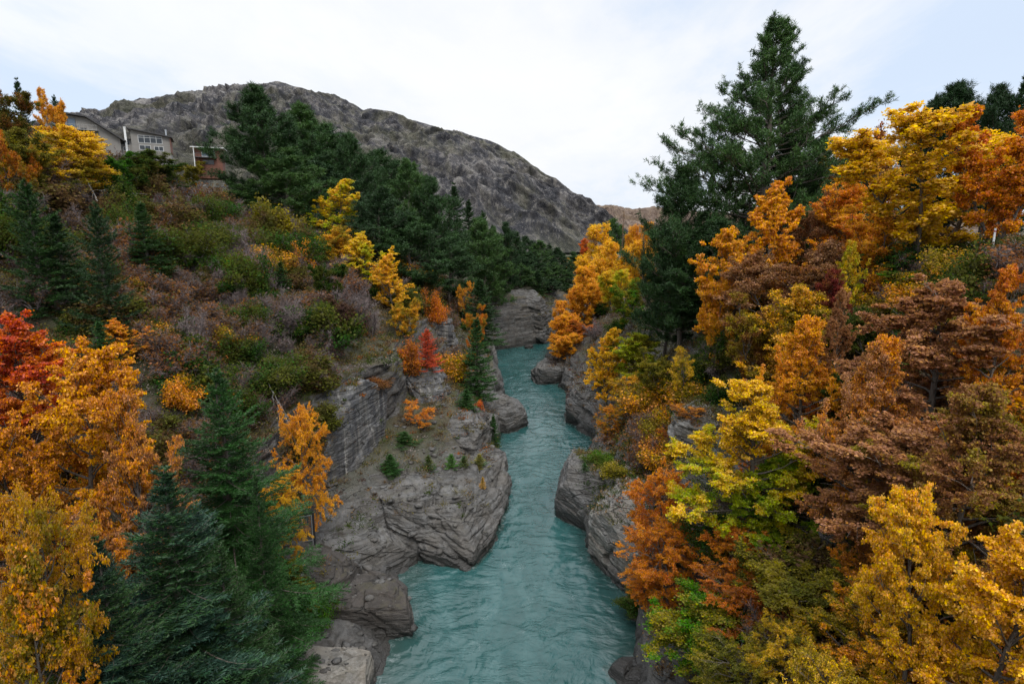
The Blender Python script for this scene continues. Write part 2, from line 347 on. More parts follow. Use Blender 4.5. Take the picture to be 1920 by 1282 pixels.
# ------------------------------------------------------------------ canyon land: lofted cross-sections (x, z) at given Y
def xw(px, py, Y):
    return (px - CXP) / FPX * axdepth(py, Y)
LEFT = {
 -60: [(-3,-3),(-7,-.5),(-9,3),(-11,8),(-14,16),(-22,24),(-40,27),(-70,38),(-140,55),(-420,60)],
 10: [(-3,-3),(-7,-.5),(-9,2),(-12,5),(-17,10),(-24,16),(-38,22),(-65,34),(-130,52),(-420,60)],
 30: [(-4,-3),(-7.2,-.5),(-9,1.2),(-14,1.8),(-18.5,5),(-23,10),(-36,18),(-60,31),(-110,50),(-420,60)],
 40: [(-5,-3),(-7.6,-.5),(-10,1.0),(-14,2.6),(-18,5.5),(-21,11),(-35,19),(-58,31),(-105,50),(-420,60)],
 46.5: [(-6,-3),(-8,-.5),(-12,2.2),(-16,4.6),(-18.4,6),(-19.5,13),(-34,20.5),(-57,32),(-100,50),(-420,60)],
 52: [(-2,-3),(-3,-.5),(-4,3.6),(-12,4.4),(-16.0,6),(-17,13.6),(-33,21.5),(-56,32.5),(-98,50),(-420,60)],
 60: [(-1,-3),(-2,-.5),(-3,4),(-7,7),(-13,8),(-14,15),(-31,22.5),(-54,33),(-95,50),(-420,60)],
 68: [(-1,-3),(-1.8,-.5),(-3,4),(-7,8),(-12,10),(-14,15.5),(-31,23.5),(-53,33.5),(-92,50),(-420,60)],
 80: [(-.5,-3),(-1.8,-.5),(-2.8,3.5),(-5,7),(-9,11),(-12.5,16),(-31,25),(-54,33.5),(-90,48),(-420,60)],
 98: [(-.5,-3),(-1.5,-.5),(-2.5,4),(-5,8),(-9,12),(-14,17),(-31,26),(-54,33),(-88,46),(-420,60)],
 124: [(-2.5,-3),(-3.4,-.5),(-4.4,4),(-6,8),(-10,12),(-16,16),(-32,23),(-54,31),(-90,46),(-420,62)],
 138: [(-3,-3),(-4,-.5),(-5,4),(-6,8),(-10,12),(-16,15),(-32,22),(-54,30),(-92,46),(-420,66)],
 147: [(8,-3),(7,-.5),(6,5),(5,9),(3,12),(-8,14),(-28,20),(-54,28),(-84,42),(-420,66)],
 165: [(24,-3),(22,-.5),(19,5),(16,9),(12,12.5),(0,14),(-28,18),(-54,26),(-90,40),(-420,66)],
 230: [(82,-3),(80,-.5),(76,5),(70,9),(60,11),(30,12),(-20,14),(-54,20),(-100,32),(-420,66)],
 400: [(200,-3),(196,-.5),(190,5),(180,8),(150,9),(60,11),(-20,14),(-80,22),(-140,34),(-500,70)],
 1600: [(900,-3),(896,-.5),(890,5),(850,8),(700,11),(400,14),(0,18),(-300,30),(-600,44),(-1400,70)],
}
RIGHT = {
 -60: [(3,-3),(7.5,-.5),(9,4),(12,10),(16,16),(22,22),(28,26),(34,26.5),(60,26.6),(420,34)],
 10: [(3,-3),(7.5,-.5),(9,3),(11,6),(14,9.5),(20,15),(28,23),(33,27.0),(60,27.5),(420,34)],
 30: [(4,-3),(7.8,-.5),(9,2.2),(11,4.6),(14.5,8),(22,16),(29,23.5),(33,27.2),(60,27.6),(420,34)],
 41: [(5,-3),(8.8,-.5),(9.8,3),(12,5.6),(15,9),(22,16.5),(29,23.5),(33,27.2),(62,27.8),(420,34)],
 54: [(4,-3),(6.2,-.5),(7.5,3.5),(10,6),(15,11),(22,17.5),(29,23.2),(34.5,27.0),(64,28),(420,36)],
 62: [(6,-3),(7.6,-.5),(8.6,3),(12,6.5),(16,11),(23,17.5),(30,22.8),(38,26.6),(66,28),(420,38)],
 75: [(10,-3),(11.4,-.5),(12.4,3.5),(14,5),(18,9.5),(24,15.5),(31,21.5),(40,25),(70,28),(420,40)],
 80: [(7.8,-3),(9.2,-.5),(10.5,3.5),(13,5),(18,9.5),(24,15.2),(31,21),(41,25),(70,28),(420,40)],
 98: [(8.6,-3),(9.8,-.5),(11,3),(13,5),(17,9),(20.5,12.3),(29,18),(41,23),(75,27),(420,42)],
 104: [(7,-3),(8.6,-.5),(10,2.4),(12.5,5),(17,9.5),(20.5,12.4),(29,17.5),(42,22.5),(78,26),(420,42)],
 124: [(5,-3),(6.8,-.5),(8,2.8),(10.5,5),(15,9),(21,12.3),(30,16),(44,20),(80,24),(420,42)],
 138: [(6.6,-3),(8.6,-.5),(10,2.8),(13,5),(18,9),(25,12),(34,15),(48,18),(85,22),(420,42)],
 150: [(16,-3),(18,-.5),(20,2.8),(23,5),(28,9),(34,11.5),(42,14),(56,16),(95,21),(420,42)],
 165: [(34,-3),(36,-.5),(38,3),(42,5),(48,8),(55,10),(62,12),(75,14),(120,20),(420,44)],
 230: [(95,-3),(97,-.5),(100,3),(105,5),(112,8),(120,10),(130,12),(150,14),(200,20),(480,48)],
 400: [(214,-3),(218,-.5),(222,3),(230,6),(240,9),(255,11),(270,13),(300,16),(380,24),(700,60)],
 1600: [(914,-3),(918,-.5),(922,3),(935,6),(950,9),(970,11),(990,14),(1040,18),(1150,30),(1800,80)],
}
def strata_disp(p, n, amp):
    """fractured schist: tilted beds, blocks that sit proud or back of each other, open joints"""
    amp = np.broadcast_to(amp, (len(p),)); w = np.where(amp > 0.01)[0]; out = p.copy()
    if not len(w): return out
    p0 = p[w]; nn = n[w]
    q = p0 + 0.3 * np.stack([perlin(p0 * 0.22 + 3), perlin(p0 * 0.22 + 9), perlin(p0 * 0.22 + 17)], 1)
    s = q[:, 2] * 0.95 + q[:, 0] * 0.24 - q[:, 1] * 0.16; u = q[:, 0] * 0.80 + q[:, 1] * 0.60; v = -q[:, 0] * 0.6 + q[:, 1] * 0.8
    d = 0
    for (su, ss, a, tl, cr) in ((6.0, 2.6, 0.8, 0.6, 0.22), (2.6, 0.9, 0.28, 0.25, 0.12)):
        ID, F1, F2, OF = worley(np.stack([u / su, v / su, s / ss], 1), int(su * 10))
        d = d + a * (hash1(ID) - 0.5) + tl * (OF[:, 0] * (hash1(ID + 3) - 0.5) * 2 + OF[:, 2] * (hash1(ID + 7) - 0.3) * 1.6) - cr * np.clip(1 - (F2 - F1) * 12, 0, 1)
    for th, a in ((0.95, 0.26), (0.37, 0.13), (0.17, 0.06)):
        lv = s / th + 0.12 * perlin(q * 0.5); k_ = np.floor(lv); f = lv - k_; seg = np.floor(u / 3.1 + hash1(k_) * 3); d = d + a * (hash1(k_ + 17 * seg) - 0.5) - a * 0.45 * np.clip(1 - np.minimum(f, 1 - f) * 9, 0, 1)
    d = d + 0.25 * fbm(p0 * 0.3, 3) + 0.03 * fbm(p0 * 2.5, 2)
    out[w] = p0 + nn * (d * amp[w])[:, None]
    return out
def grid_normals(G):
    du = np.gradient(G, axis=0); dv = np.gradient(G, axis=1)
    return norm(np.cross(du, dv))
def loft(prof, side, ys, K):
    Ys = np.array(sorted(prof)); A = np.array([prof[y] for y in Ys], float)          # (S,10,2)
    X = np.stack([[np.interp(ys, Ys, A[:, j, c]) for c in (0, 1)] for j in range(A.shape[1])])   # (10,2,Y)
    seg = K; cols = []
    for j in range(A.shape[1] - 1):
        for t in np.linspace(0, 1, seg[j], endpoint=False):
            cols.append(X[j] * (1 - t) + X[j + 1] * t)
    cols.append(X[-1]); G = np.stack(cols)                                               # (U,2,Y)
    U = G.shape[0]
    G3 = np.stack([G[:, 0], np.broadcast_to(ys, G[:, 0].shape), G[:, 1]], -1)            # (U,Y,3)
    N = grid_normals(G3)
    N *= np.sign(N[..., 2:3] + 1e-6)
    p = G3.reshape(-1, 3); n = N.reshape(-1, 3)
    flat = np.clip(n[:, 2], 0, 1); steep = np.clip((0.80 - flat) / 0.25, 0, 1)
    low = np.clip(1 - (p[:, 2] - 4.5) / 3, 0, 1) * np.clip((170 - p[:, 1]) / 20, 0, 1)
    nearz = np.clip(1.2 - p[:, 1] / 300, 0.0, 1)
    amp = np.maximum(steep, low * 0.8) * nearz
    amp = np.where(p[:, 2] < -1.5, 0, amp)
    lump = (1.1 * fbm(p * 0.09, 4) + 0.35 * fbm(p * 0.5, 3)) * np.clip((p[:, 2] - 1) / 6, 0, 1) * nearz * (1 - 0.6 * steep)
    big = 1 + 1.5 * np.clip((np.abs(p[:, 0]) - 120) / 200, 0, 1)
    terrace = 0.15 if side > 0 else 1.0
    if side > 0: lump = lump * np.where(p[:, 2] > 26.0, 0.12, 1.0)
    p2 = strata_disp(p, n, amp)
    p2[:, 2] += lump * big
    p2[:, 0] += -side * 0 + 0.9 * perlin(p * 0.16 + 40) * np.clip(1 - steep * 0.3, 0, 1) * nearz
    ny = len(ys); i = np.arange(U - 1)[:, None] * ny; j = np.arange(ny - 1)[None, :]
    F = np.stack([i + j, i + j + 1, i + ny + j + 1, i + ny + j], -1).reshape(-1, 4)
    if side > 0: F = F[:, ::-1]
    return p2, F
ys = np.concatenate([np.arange(-60, 14, 2.0), np.arange(14, 110, 0.32), np.arange(110, 175, 0.6), np.arange(175, 260, 2.5), np.geomspace(260, 1600, 24)])
KL = [3, 10, 30, 24, 34, 40, 40, 40, 40]
Lp, Lf = loft(LEFT, -1, ys, KL)
Rp, Rf = loft(RIGHT, 1, ys, KL)
tV = np.concatenate([Lp, Rp]); tF = np.concatenate([Lf, Rf + len(Lp)])
me = make_mesh('ground', tV, tF, smooth=False)
ground = tag(link('ground', me, M['terrain']), kind='structure')
bvh = BVHTree.FromPolygons([tuple(v) for v in tV.tolist()], tF.tolist())
def gz(x, y, default=0.0):
    h = bvh.ray_cast(Vector((x, y, 200)), Vector((0, 0, -1)))
    return h[0].z if h[0] is not None else default
def ghit(px, py):
    d = ray(px, py); h = bvh.ray_cast(Vector((0, 0, HC)), Vector(d).normalized())
    return h[0], h[1]
# river bed + outer land sheet
bed = MB(); bed.add([(-4000, -1500, -3.4), (4000, -1500, -3.4), (4000, 6000, -3.4), (-4000, 6000, -3.4)], [(0, 1, 2, 3)])
tag(bed.build('river_bed', M['terrain']), kind='structure')
# ------------------------------------------------------------------ mountains
def mountain(name, ridge, Yr, Yb, zb, mat, rough, nu=620, nv=230, power=0.85):
    rp = np.array(ridge, float); px = np.linspace(rp[0, 0], rp[-1, 0], nu); py = np.interp(px, rp[:, 0], rp[:, 1])
    R = np.interp(px, [a for a, b in Yr], [b for a, b in Yr]); B = np.interp(px, [a for a, b in Yb], [b for a, b in Yb])
    top = np.array([P(a, b, c) for a, b, c in zip(px, py, R)])
    base = top.copy(); base[:, 0] *= B / R; base[:, 1] = B; base[:, 2] = zb
    v = np.concatenate([np.linspace(0, 1, nv), np.linspace(1, 1.7, 20)[1:]])
    G = base[:, None] + (top - base)[:, None] * v[None, :, None]
    zf = np.where(v <= 1, v ** power, 1 - (v - 1) * 0.9)
    G[..., 2] = zb + (top[:, 2] - zb)[:, None] * zf[None, :]
    p = G.reshape(-1, 3); vv = np.broadcast_to(v, (nu, len(v))).ravel()
    amp = np.clip(vv * 5, 0, 1) * (0.16 + 0.84 * np.clip(np.abs(1 - vv) * 4, 0, 1))
    q = p @ np.array([[0.72, 0, 0.69], [0, 1, 0.0], [0.69, 0, -0.72]])
    d = rough * (ridged(q * [0.0085, 0.007, 0.0030], 6) + 0.62 * ridged(q * [0.034, 0.026, 0.014] + 4, 5))
    d = d - rough * 0.75; p = p.copy(); p[:, 2] += d * amp * 0.8; p[:, 1] -= d * amp
    nvv = len(v); i = np.arange(nu - 1)[:, None] * nvv; j = np.arange(nvv - 1)[None, :]
    F = np.stack([i + j, i + nvv + j, i + nvv + j + 1, i + j + 1], -1).reshape(-1, 4)
    return tag(link(name, make_mesh(name, p, F), mat), kind='structure')
mountain('mountain', [(-700, 330), (-300, 290), (0, 248), (150, 222), (190, 211), (240, 195), (300, 186), (350, 178), (400, 172), (450, 164), (500, 160), (522, 156), (570, 165), (600, 176), (640, 185), (662, 198), (682, 211), (695, 205), (712, 208), (740, 212), (770, 225), (800, 231), (830, 240), (862, 246), (900, 262), (925, 270), (955, 285), (980, 298), (1005, 318), (1020, 328), (1045, 342), (1070, 362), (1090, 372), (1105, 384), (1122, 398), (1150, 425), (1175, 455), (1200, 475)],
         [(-700, 1000), (500, 1050), (1000, 850), (1200, 700)], [(-700, 260), (500, 300), (1000, 420), (1200, 560)], 14, M['mount'], 23)
mountain('far_hills', [(900, 420), (1050, 395), (1100, 388), (1150, 386), (1180, 394), (1195, 395), (1215, 391), (1240, 393), (1300, 400), (1500, 410), (2100, 430), (2600, 450)],
         [(900, 2200), (2600, 2600)], [(900, 1000), (2600, 1100)], 14, M['hill'], 30, nu=300, nv=90)

# ------------------------------------------------------------------ rock outcrops
def resample(poly, n, closed=True):
    p = np.array(poly, float); p = np.vstack([p, p[:1]]) if closed else p
    d = np.concatenate([[0], np.cumsum(np.linalg.norm(np.diff(p, axis=0), axis=1))]); t = np.linspace(0, d[-1], n, endpoint=not closed)
    return np.stack([np.interp(t, d, p[:, c]) for c in range(p.shape[1])], 1)
def rock(name, poly, z0, z1, mat, label, tilt=(0, 0), under=0.92, top=0.86, amp=1.0, n=150, m=46, round_=1.0, bulge=0.05, step=0.08, cuts=20, grow=1.15):
    pc = np.mean(poly, axis=0); poly = [tuple(pc + (np.array(q) - pc) * grow) for q in poly]
    per = np.linalg.norm(np.diff(np.array(poly + poly[:1]), axis=0), axis=1).sum()
    n = int(min(520, max(60, per / step))); m = int(min(130, max(24, (z1 - z0) / step)))
    ring = resample(poly, n)
    for _ in range(int(n * 0.006 * round_) + 1):
        ring = 0.5 * ring + 0.25 * (np.roll(ring, 1, 0) + np.roll(ring, -1, 0))
    c = ring.mean(0); rows = []
    def add(s, z):
        xy = c + (ring - c) * s; zz = z + (xy[:, 0] - c[0]) * tilt[0] * (z - z0) / (z1 - z0) + (xy[:, 1] - c[1]) * tilt[1] * (z - z0) / (z1 - z0)
        rows.append(np.column_stack([xy, zz]))
    for t in np.linspace(0, 1, m):
        if t < 0.25: s = under + (1 + bulge - under) * (t / 0.25) ** 0.6
        else: s = (1 + bulge) + (top - 1 - bulge) * ((t - 0.25) / 0.75) ** 2.2
        add(s, z0 + (z1 - z0) * (t * 0.96))
    rs = np.sqrt(np.prod(ring.max(0) - ring.min(0))) / 2
    kcap = int(max(8, min(60, rs * top / step)))
    for s in np.linspace(1, 0.02, kcap)[1:]:
        add(top * s, z0 + (z1 - z0) * (0.96 + 0.04 * (1 - s ** 2)))
    G = np.array(rows); N = grid_normals(np.concatenate([G, G[:, :1]], 1))[:, :-1]
    cc = np.array([c[0], c[1], (z0 + z1) / 2]); out = G - cc
    N *= np.sign((N * out).sum(-1, keepdims=True) + 1e-9)
    fl = G.reshape(-1, 3).copy(); rg = np.random.RandomState(int(abs(c[0] * 31 + c[1] * 17)) % 9999); cen = np.array([c[0], c[1], (z0 + z1) / 2])
    for q in range(cuts):     # split along flat joint planes so the block has broad faces and sharp arrises
        a_ = rg.rand() * 6.283; el_ = rg.choice([rg.uniform(-0.25, 0.3), rg.uniform(0.5, 1.1)], p=[0.65, 0.35]); nn = np.array([math.cos(a_) * math.cos(el_), math.sin(a_) * math.cos(el_), math.sin(el_)])
        dt = (fl - cen) @ nn; lim = np.percentile(dt, rg.uniform(86, 96.5)); over = dt > lim; fl[over] -= nn * (dt[over] - lim)[:, None] * 0.93
    G = fl.reshape(G.shape)
    p = strata_disp(G.reshape(-1, 3), N.reshape(-1, 3), np.full(G.shape[0] * n, amp * 0.8))
    R_, n_ = G.shape[0], n; i = np.arange(R_ - 1)[:, None] * n_; j = np.arange(n_)[None, :]; j2 = (j + 1) % n_
    F = np.stack([i + j, i + j2, i + n_ + j2, i + n_ + j], -1).reshape(-1, 4)
    o = link(name, make_mesh(name, p, F, smooth=False), mat)
    tag(o, label, 'rock')
    global tV, tF
    tF = np.concatenate([tF, F + len(tV)]); tV = np.concatenate([tV, p])
    return o
rock('rock_ledge', [(-15.5, 55), (-13.8, 49.5), (-10.5, 47), (-6.2, 45.6), (-3.6, 45.2), (-2.5, 47.5), (-1.3, 52), (-.6, 57), (-.9, 62.5), (-4, 66), (-14, 63)], -1.5, 4.6, M['rock'], 'large flat-topped layered rock ledge jutting into the river with seedlings on top', under=0.88, top=0.96, bulge=0.04, cuts=7, grow=1.04)
rock('rock_outcrop', [(-12, 60), (-8, 57.5), (-4, 57.2), (-1.9, 58), (-1.0, 62), (-1.2, 67), (-4, 71), (-12, 70)], 3.6, 7.8, M['rock'], 'blocky cracked grey rock step behind the flat ledge, at the foot of the firs', under=0.98, top=0.85)
rock('rock_outcrop', [(-15, 36), (-12, 34.2), (-8.2, 33.4), (-6.6, 35.3), (-6.3, 38.0), (-7.2, 41), (-10, 42.8), (-15, 42.5), (-18, 39)], -1.2, 2.5, M['dark'], 'dark rounded mossy rock at the near left waterside', tilt=(-0.06, 0), under=0.9, top=0.8, amp=0.6)
rock('rock_outcrop', [(-15, 29), (-12, 28.2), (-7.8, 28.4), (-6.6, 31), (-7.0, 33.2), (-11, 33.8), (-16, 33.2)], -1.2, 2.0, M['pale'], 'pale striped rock slab at the bottom of the left bank', tilt=(-0.05, 0), top=0.85, amp=0.6)
rock('rock_slab', [(-19, 44), (-15, 41.8), (-10.2, 42.8), (-8.4, 45.6), (-9.4, 48.6), (-13, 50.5), (-19, 50)], -1.2, 3.7, M['rock'], 'broad bare slab sloping from the gated tunnel down to the bay', tilt=(-0.24, 0), under=1.0, top=0.9, amp=0.6)
rock('rock_slab', [(-18, 37), (-14.5, 36.2), (-11.6, 37.6), (-11.0, 40.5), (-13, 43), (-18, 42.6)], -1.2, 4.6, M['dark'], 'dark mossy rock step above the dark rounded rock, left bank', tilt=(-0.2, 0), under=1.0, top=0.85, amp=0.6)
rock('rock_outcrop', [(-5, 80), (-2, 77.8), (0.3, 78.6), (1.5, 81.5), (1.0, 85.5), (-1, 88.5), (-6, 89)], -1.2, 4.4, M['rock'], 'rounded grey rock bulging into the river below the tall fir', under=0.85, top=0.55, amp=0.6, bulge=0.1, round_=2)
rock('rock_cliff', [(-22, 46), (-18.4, 45.4), (-16.6, 49), (-14.0, 54.5), (-12.4, 59.5), (-15, 61), (-22, 58)], 3.0, 14.0, M['cliff'], 'tall pale rock wall with dark vertical streaks on the left bank', tilt=(0.0, 0.14), under=1.0, top=0.95, amp=0.32, bulge=0.0)
rock('rock_cliff', [(-17, 82.5), (-12, 80.5), (-8.6, 82), (-8.4, 87), (-10, 90), (-17, 90)], 6.0, 16.0, M['cliff'], 'dark layered rock pillar behind the small red tree', under=1.0, top=0.92, amp=0.8, bulge=0.0)
rock('rock_cliff', [(-14, 66), (-10, 64.6), (-7.6, 66), (-7.0, 70), (-9, 74), (-14, 74)], 6.0, 12.0, M['cliff'], 'squat grey rock shoulder between the streaked wall and the tall fir', under=1.0, top=0.85, amp=0.7, bulge=0.0)
rock('rock_outcrop', [(5.6, 49.2), (7.2, 48.2), (10, 49), (12, 56), (9, 62), (6.6, 62), (5.0, 57), (4.5, 52.5)], -1.2, 5.2, M['rock'], 'smooth rounded grey rock nose at the waterline of the right bank', cuts=10, grow=1.03, under=0.9, top=0.7, amp=0.5, bulge=0.06, round_=2)
rock('rock_outcrop', [(7.4, 44.6), (8.2, 42), (9.0, 40.8), (13, 40.5), (14, 50), (9, 51), (6.6, 49)], -1.2, 6.8, M['pale'], 'pale layered rock cliff standing in the river below the orange bush', under=0.92, top=0.86, amp=0.8, bulge=0.02)
rock('rock_outcrop', [(9.2, 34), (10.0, 32.2), (12.4, 31.6), (14, 35), (13, 39), (10.4, 39.4), (8.9, 37.5)], -1.2, 3.8, M['pale'], 'leaning pale slab of rock by the water under the green and orange bushes', tilt=(0.25, 0), under=0.95, top=0.6, amp=0.5)
rock('river_boulder', [(5.2, 31.8), (7.0, 30.8), (9.2, 30.6), (9.6, 32.4), (8.2, 33.6), (6.0, 33.6)], -1.0, 0.55, M['dark'], 'low dark boulder awash at the near right edge of the river', tilt=(0.05, 0), top=0.7, amp=0.45, round_=2)
rock('river_boulder', [(7.6, 28.0), (9.6, 27.6), (10.6, 29.2), (9.6, 30.4), (7.8, 30.0)], -1.0, 0.8, M['pale'], 'small pale flat rock beside the low dark boulder', top=0.7, amp=0.4, round_=2)
rock('rock_outcrop', [(8.6, 79.5), (9.6, 77.2), (12.4, 76.0), (16, 79), (16, 93), (11, 94), (9.4, 90), (8.8, 84)], -1.2, 5.6, M['rock'], 'grey rock bluff on the right bank below the yellow and lime trees', under=0.95, top=0.75, amp=0.8)
rock('rock_outcrop', [(2.6, 113), (3.6, 107), (5.2, 103), (9, 100.4), (13, 102), (13, 122), (7, 123), (4.4, 119)], -1.2, 3.4, M['rock'], 'low rock point reaching into the river beneath the golden willows', tilt=(0.12, 0), under=0.88, top=0.7, amp=0.7)
rock('rock_cliff', [(-8, 147), (-2, 145), (4, 144.5), (9.4, 145.4), (11.5, 149), (10, 158), (-8, 160)], -1.2, 13.5, M['rock'], 'tall folded grey cliff where the river bends out of sight', under=0.97, top=0.78, amp=1.1, bulge=0.02, step=0.2)
rock('river_boulder', [(-3.4, 141), (-1.2, 140.2), (0.2, 141.6), (-1.4, 143.4)], -1.0, 0.9, M['pale'], 'small pale boulder in the rapids near the folded cliff', amp=0.4, round_=2)
rock('river_boulder', [(3.0, 140.5), (5.2, 140), (5.8, 142), (3.6, 143)], -1.0, 0.8, M['rock'], 'small dark boulder in the rapids at the right of the folded cliff', amp=0.4, round_=2)
h, _n = ghit(1172, 905)
rock('boulder', [(h.x - 1.2, h.y - 1.2), (h.x + 1.0, h.y - 1.4), (h.x + 1.5, h.y + 0.6), (h.x - 0.6, h.y + 1.4)], h.z - 1.4, h.z + 1.7, M['pale'], 'pale cracked boulder above the smooth grey rock nose on the right bank', amp=0.45, top=0.6, step=0.05)
h, _n = ghit(1335, 790)
rock('rock_cliff', [(h.x - 3, h.y - 1.5), (h.x + 2, h.y - 3), (h.x + 5, h.y), (h.x + 3, h.y + 4), (h.x - 2, h.y + 3)], h.z - 3, h.z + 1.5, M['pale'], 'bare pale rock face on the right slope behind the orange maple', amp=0.8, top=0.8, under=1.0)
h, _n = ghit(1590, 990)
rock('rock_cliff', [(h.x - 1.6, h.y - 1.2), (h.x + 1.6, h.y - 1.8), (h.x + 3, h.y + 1), (h.x, h.y + 3)], h.z - 3, h.z + 1.4, M['dark'], 'dark shaded rock face between the green maple and the coppery tree', amp=0.6, top=0.8, under=1.0)
bvh = BVHTree.FromPolygons([tuple(v) for v in tV.tolist()], tF.tolist())
# ------------------------------------------------------------------ water, with real low waves where it is near
wx = np.arange(-16, 32, 0.16); wy = np.concatenate([np.arange(14, 75, 0.16), np.arange(75, 160, 0.35)])
gx, gy = np.meshgrid(wx, wy, indexing='ij'); p = np.stack([gx.ravel(), gy.ravel(), 0 * gx.ravel()], 1)
q = p * [0.55, 0.8, 1] + 1.2 * np.stack([perlin(p * 0.2), perlin(p * 0.2 + 8), 0 * p[:, 0]], 1)
hz = 0.085 * fbm(q, 3) + 0.05 * np.abs(perlin(q * 2.1 + 4)) + 0.07 * perlin(p * [0.18, 0.3, 1])
nx, ny = len(wx), len(wy)
edge = np.minimum.reduce([gx - wx[0], wx[-1] - gx, gy - wy[0], wy[-1] - gy]).ravel()
hz = hz * np.clip(edge / 2, 0, 1); p[:, 2] = hz
i = np.arange(nx - 1)[:, None] * ny; j = np.arange(ny - 1)[None, :]
F = np.stack([i + j, i + ny + j, i + ny + j + 1, i + j + 1], -1).reshape(-1, 4)
x0, x1, y0, y1 = wx[0], wx[-1], wy[0], wy[-1]
V = p.tolist(); b0 = len(V); F2 = []
def quad(a, b, c, d):
    n = len(V); V.extend([(a, c, 0), (b, c, 0), (b, d, 0), (a, d, 0)]); F2.append((n, n + 1, n + 2, n + 3))
quad(-60, 1500, y1, 1500); quad(-60, x0, -120, y1); quad(x1, 1500, -120, y1); quad(x0, x1, -120, y0)
fc = np.array(V)[F].mean(1); shore = np.array([-gz(a, b, -3.0) if abs(a - 2) < 14 else 3.0 for a, b, _ in fc.tolist()]); shore = np.concatenate([shore, np.full(len(F2), 3.0)])
me = make_mesh('river', np.array(V), [F, np.array(F2)], dict(shore=shore), smooth=True)
tag(link('river', me, M['water']), kind='structure')

def stones(name, n, seed, areas, label):
    rng = np.random.RandomState(seed); ico = []
    t = (1 + 5 ** .5) / 2; b = norm(np.array([(-1, t, 0), (1, t, 0), (-1, -t, 0), (1, -t, 0), (0, -1, t), (0, 1, t), (0, -1, -t), (0, 1, -t), (t, 0, -1), (t, 0, 1), (-t, 0, -1), (-t, 0, 1)]))
    f = np.array([(0, 11, 5), (0, 5, 1), (0, 1, 7), (0, 7, 10), (0, 10, 11), (1, 5, 9), (5, 11, 4), (11, 10, 2), (10, 7, 6), (7, 1, 8), (3, 9, 4), (3, 4, 2), (3, 2, 6), (3, 6, 8), (3, 8, 9), (4, 9, 5), (2, 4, 11), (6, 2, 10), (8, 6, 7), (9, 8, 1)])
    V = []; F = []
    while len(V) < n:
        x0, x1, y0, y1 = areas[rng.randint(len(areas))]; x, y = rng.uniform(x0, x1), rng.uniform(y0, y1); h = bvh.ray_cast(Vector((x, y, 60)), Vector((0, 0, -1)))
        if h[0] is None or h[0].z < -0.25 or h[1].z < 0.55: n -= 0.2; continue
        s_ = 0.05 + 0.34 * rng.rand() ** 5; v = b * (1 + rng.normal(size=(12, 1)) * 0.18) * [s_ * rng.uniform(.8, 1.5), s_, s_ * rng.uniform(.3, .7)]; a = rng.rand() * 6.28
        v = np.stack([v[:, 0] * math.cos(a) - v[:, 1] * math.sin(a), v[:, 0] * math.sin(a) + v[:, 1] * math.cos(a), v[:, 2]], 1) + np.array(h[0]) + [0, 0, s_ * .12]
        F.append(f + 12 * len(V)); V.append(v)
    tag(link(name, make_mesh(name, np.concatenate(V), np.concatenate(F)), M['rock']), label, None, None, 'stuff')
stones('gravel', 2200, 3, [(-18, -5, 30, 50), (-16, -2, 47, 70), (7, 14, 28, 60), (-9, -1, 70, 100)], 'loose stones and gravel on the rock ledges by the river')
print('land', time.time() - T0)
# ------------------------------------------------------------------ leaves and needles as small real faces
def leaf_cards(c, d, n, L, W, rng, hgt, lo=0.0, hi=1.0):
    """pointed leaf (4-vertex diamond, folded a little)"""
    s = norm(np.cross(n, d)); N = len(c)
    L = np.broadcast_to(L, (N,))[:, None]; W = np.broadcast_to(W, (N,))[:, None]
    v = np.stack([c - d * L * 0.5, c + s * W * 0.5 + n * W * 0.12 - d * L * 0.05, c + d * L * 0.5, c - s * W * 0.5 + n * W * 0.12 - d * L * 0.05], 1)
    F = np.arange(N * 4).reshape(-1, 4)
    return v.reshape(-1, 3), F, dict(tint=rng.uniform(lo, hi, N), hgt=hgt)
def blade_cards(c, d, L, W, rng, hgt):
    """needle or narrow spray: a long triangle-ended strip"""
    N = len(c); r = rng.normal(size=(N, 3)); s = norm(np.cross(d, r))
    L = np.broadcast_to(L, (N,))[:, None]; W = np.broadcast_to(W, (N,))[:, None]
    v = np.stack([c - s * W * 0.5, c + s * W * 0.5, c + d * L], 1)
    return v.reshape(-1, 3), np.arange(N * 3).reshape(-1, 3), dict(tint=rng.uniform(0, 1, N), hgt=hgt)
def rand_unit(rng, n):
    return norm(rng.normal(size=(n, 3)))
def curve_path(p0, d0, L, up, k, rng, wob=0.04):
    s = np.linspace(0, 1, k)[:, None]
    p = p0 + d0 * L * s + np.array([0, 0, up]) * L * s ** 2
    w = rng.normal(size=(k, 3)).cumsum(0) * wob * L / math.sqrt(k); w[0] = 0
    return p + w
def at(path, s):
    k = len(path) - 1; x = np.clip(np.asarray(s) * k, 0, k - 1e-6); i = x.astype(int); f = (x - i)[..., None]
    return path[i] * (1 - f) + path[i + 1] * f, norm(path[i + 1] - path[i])
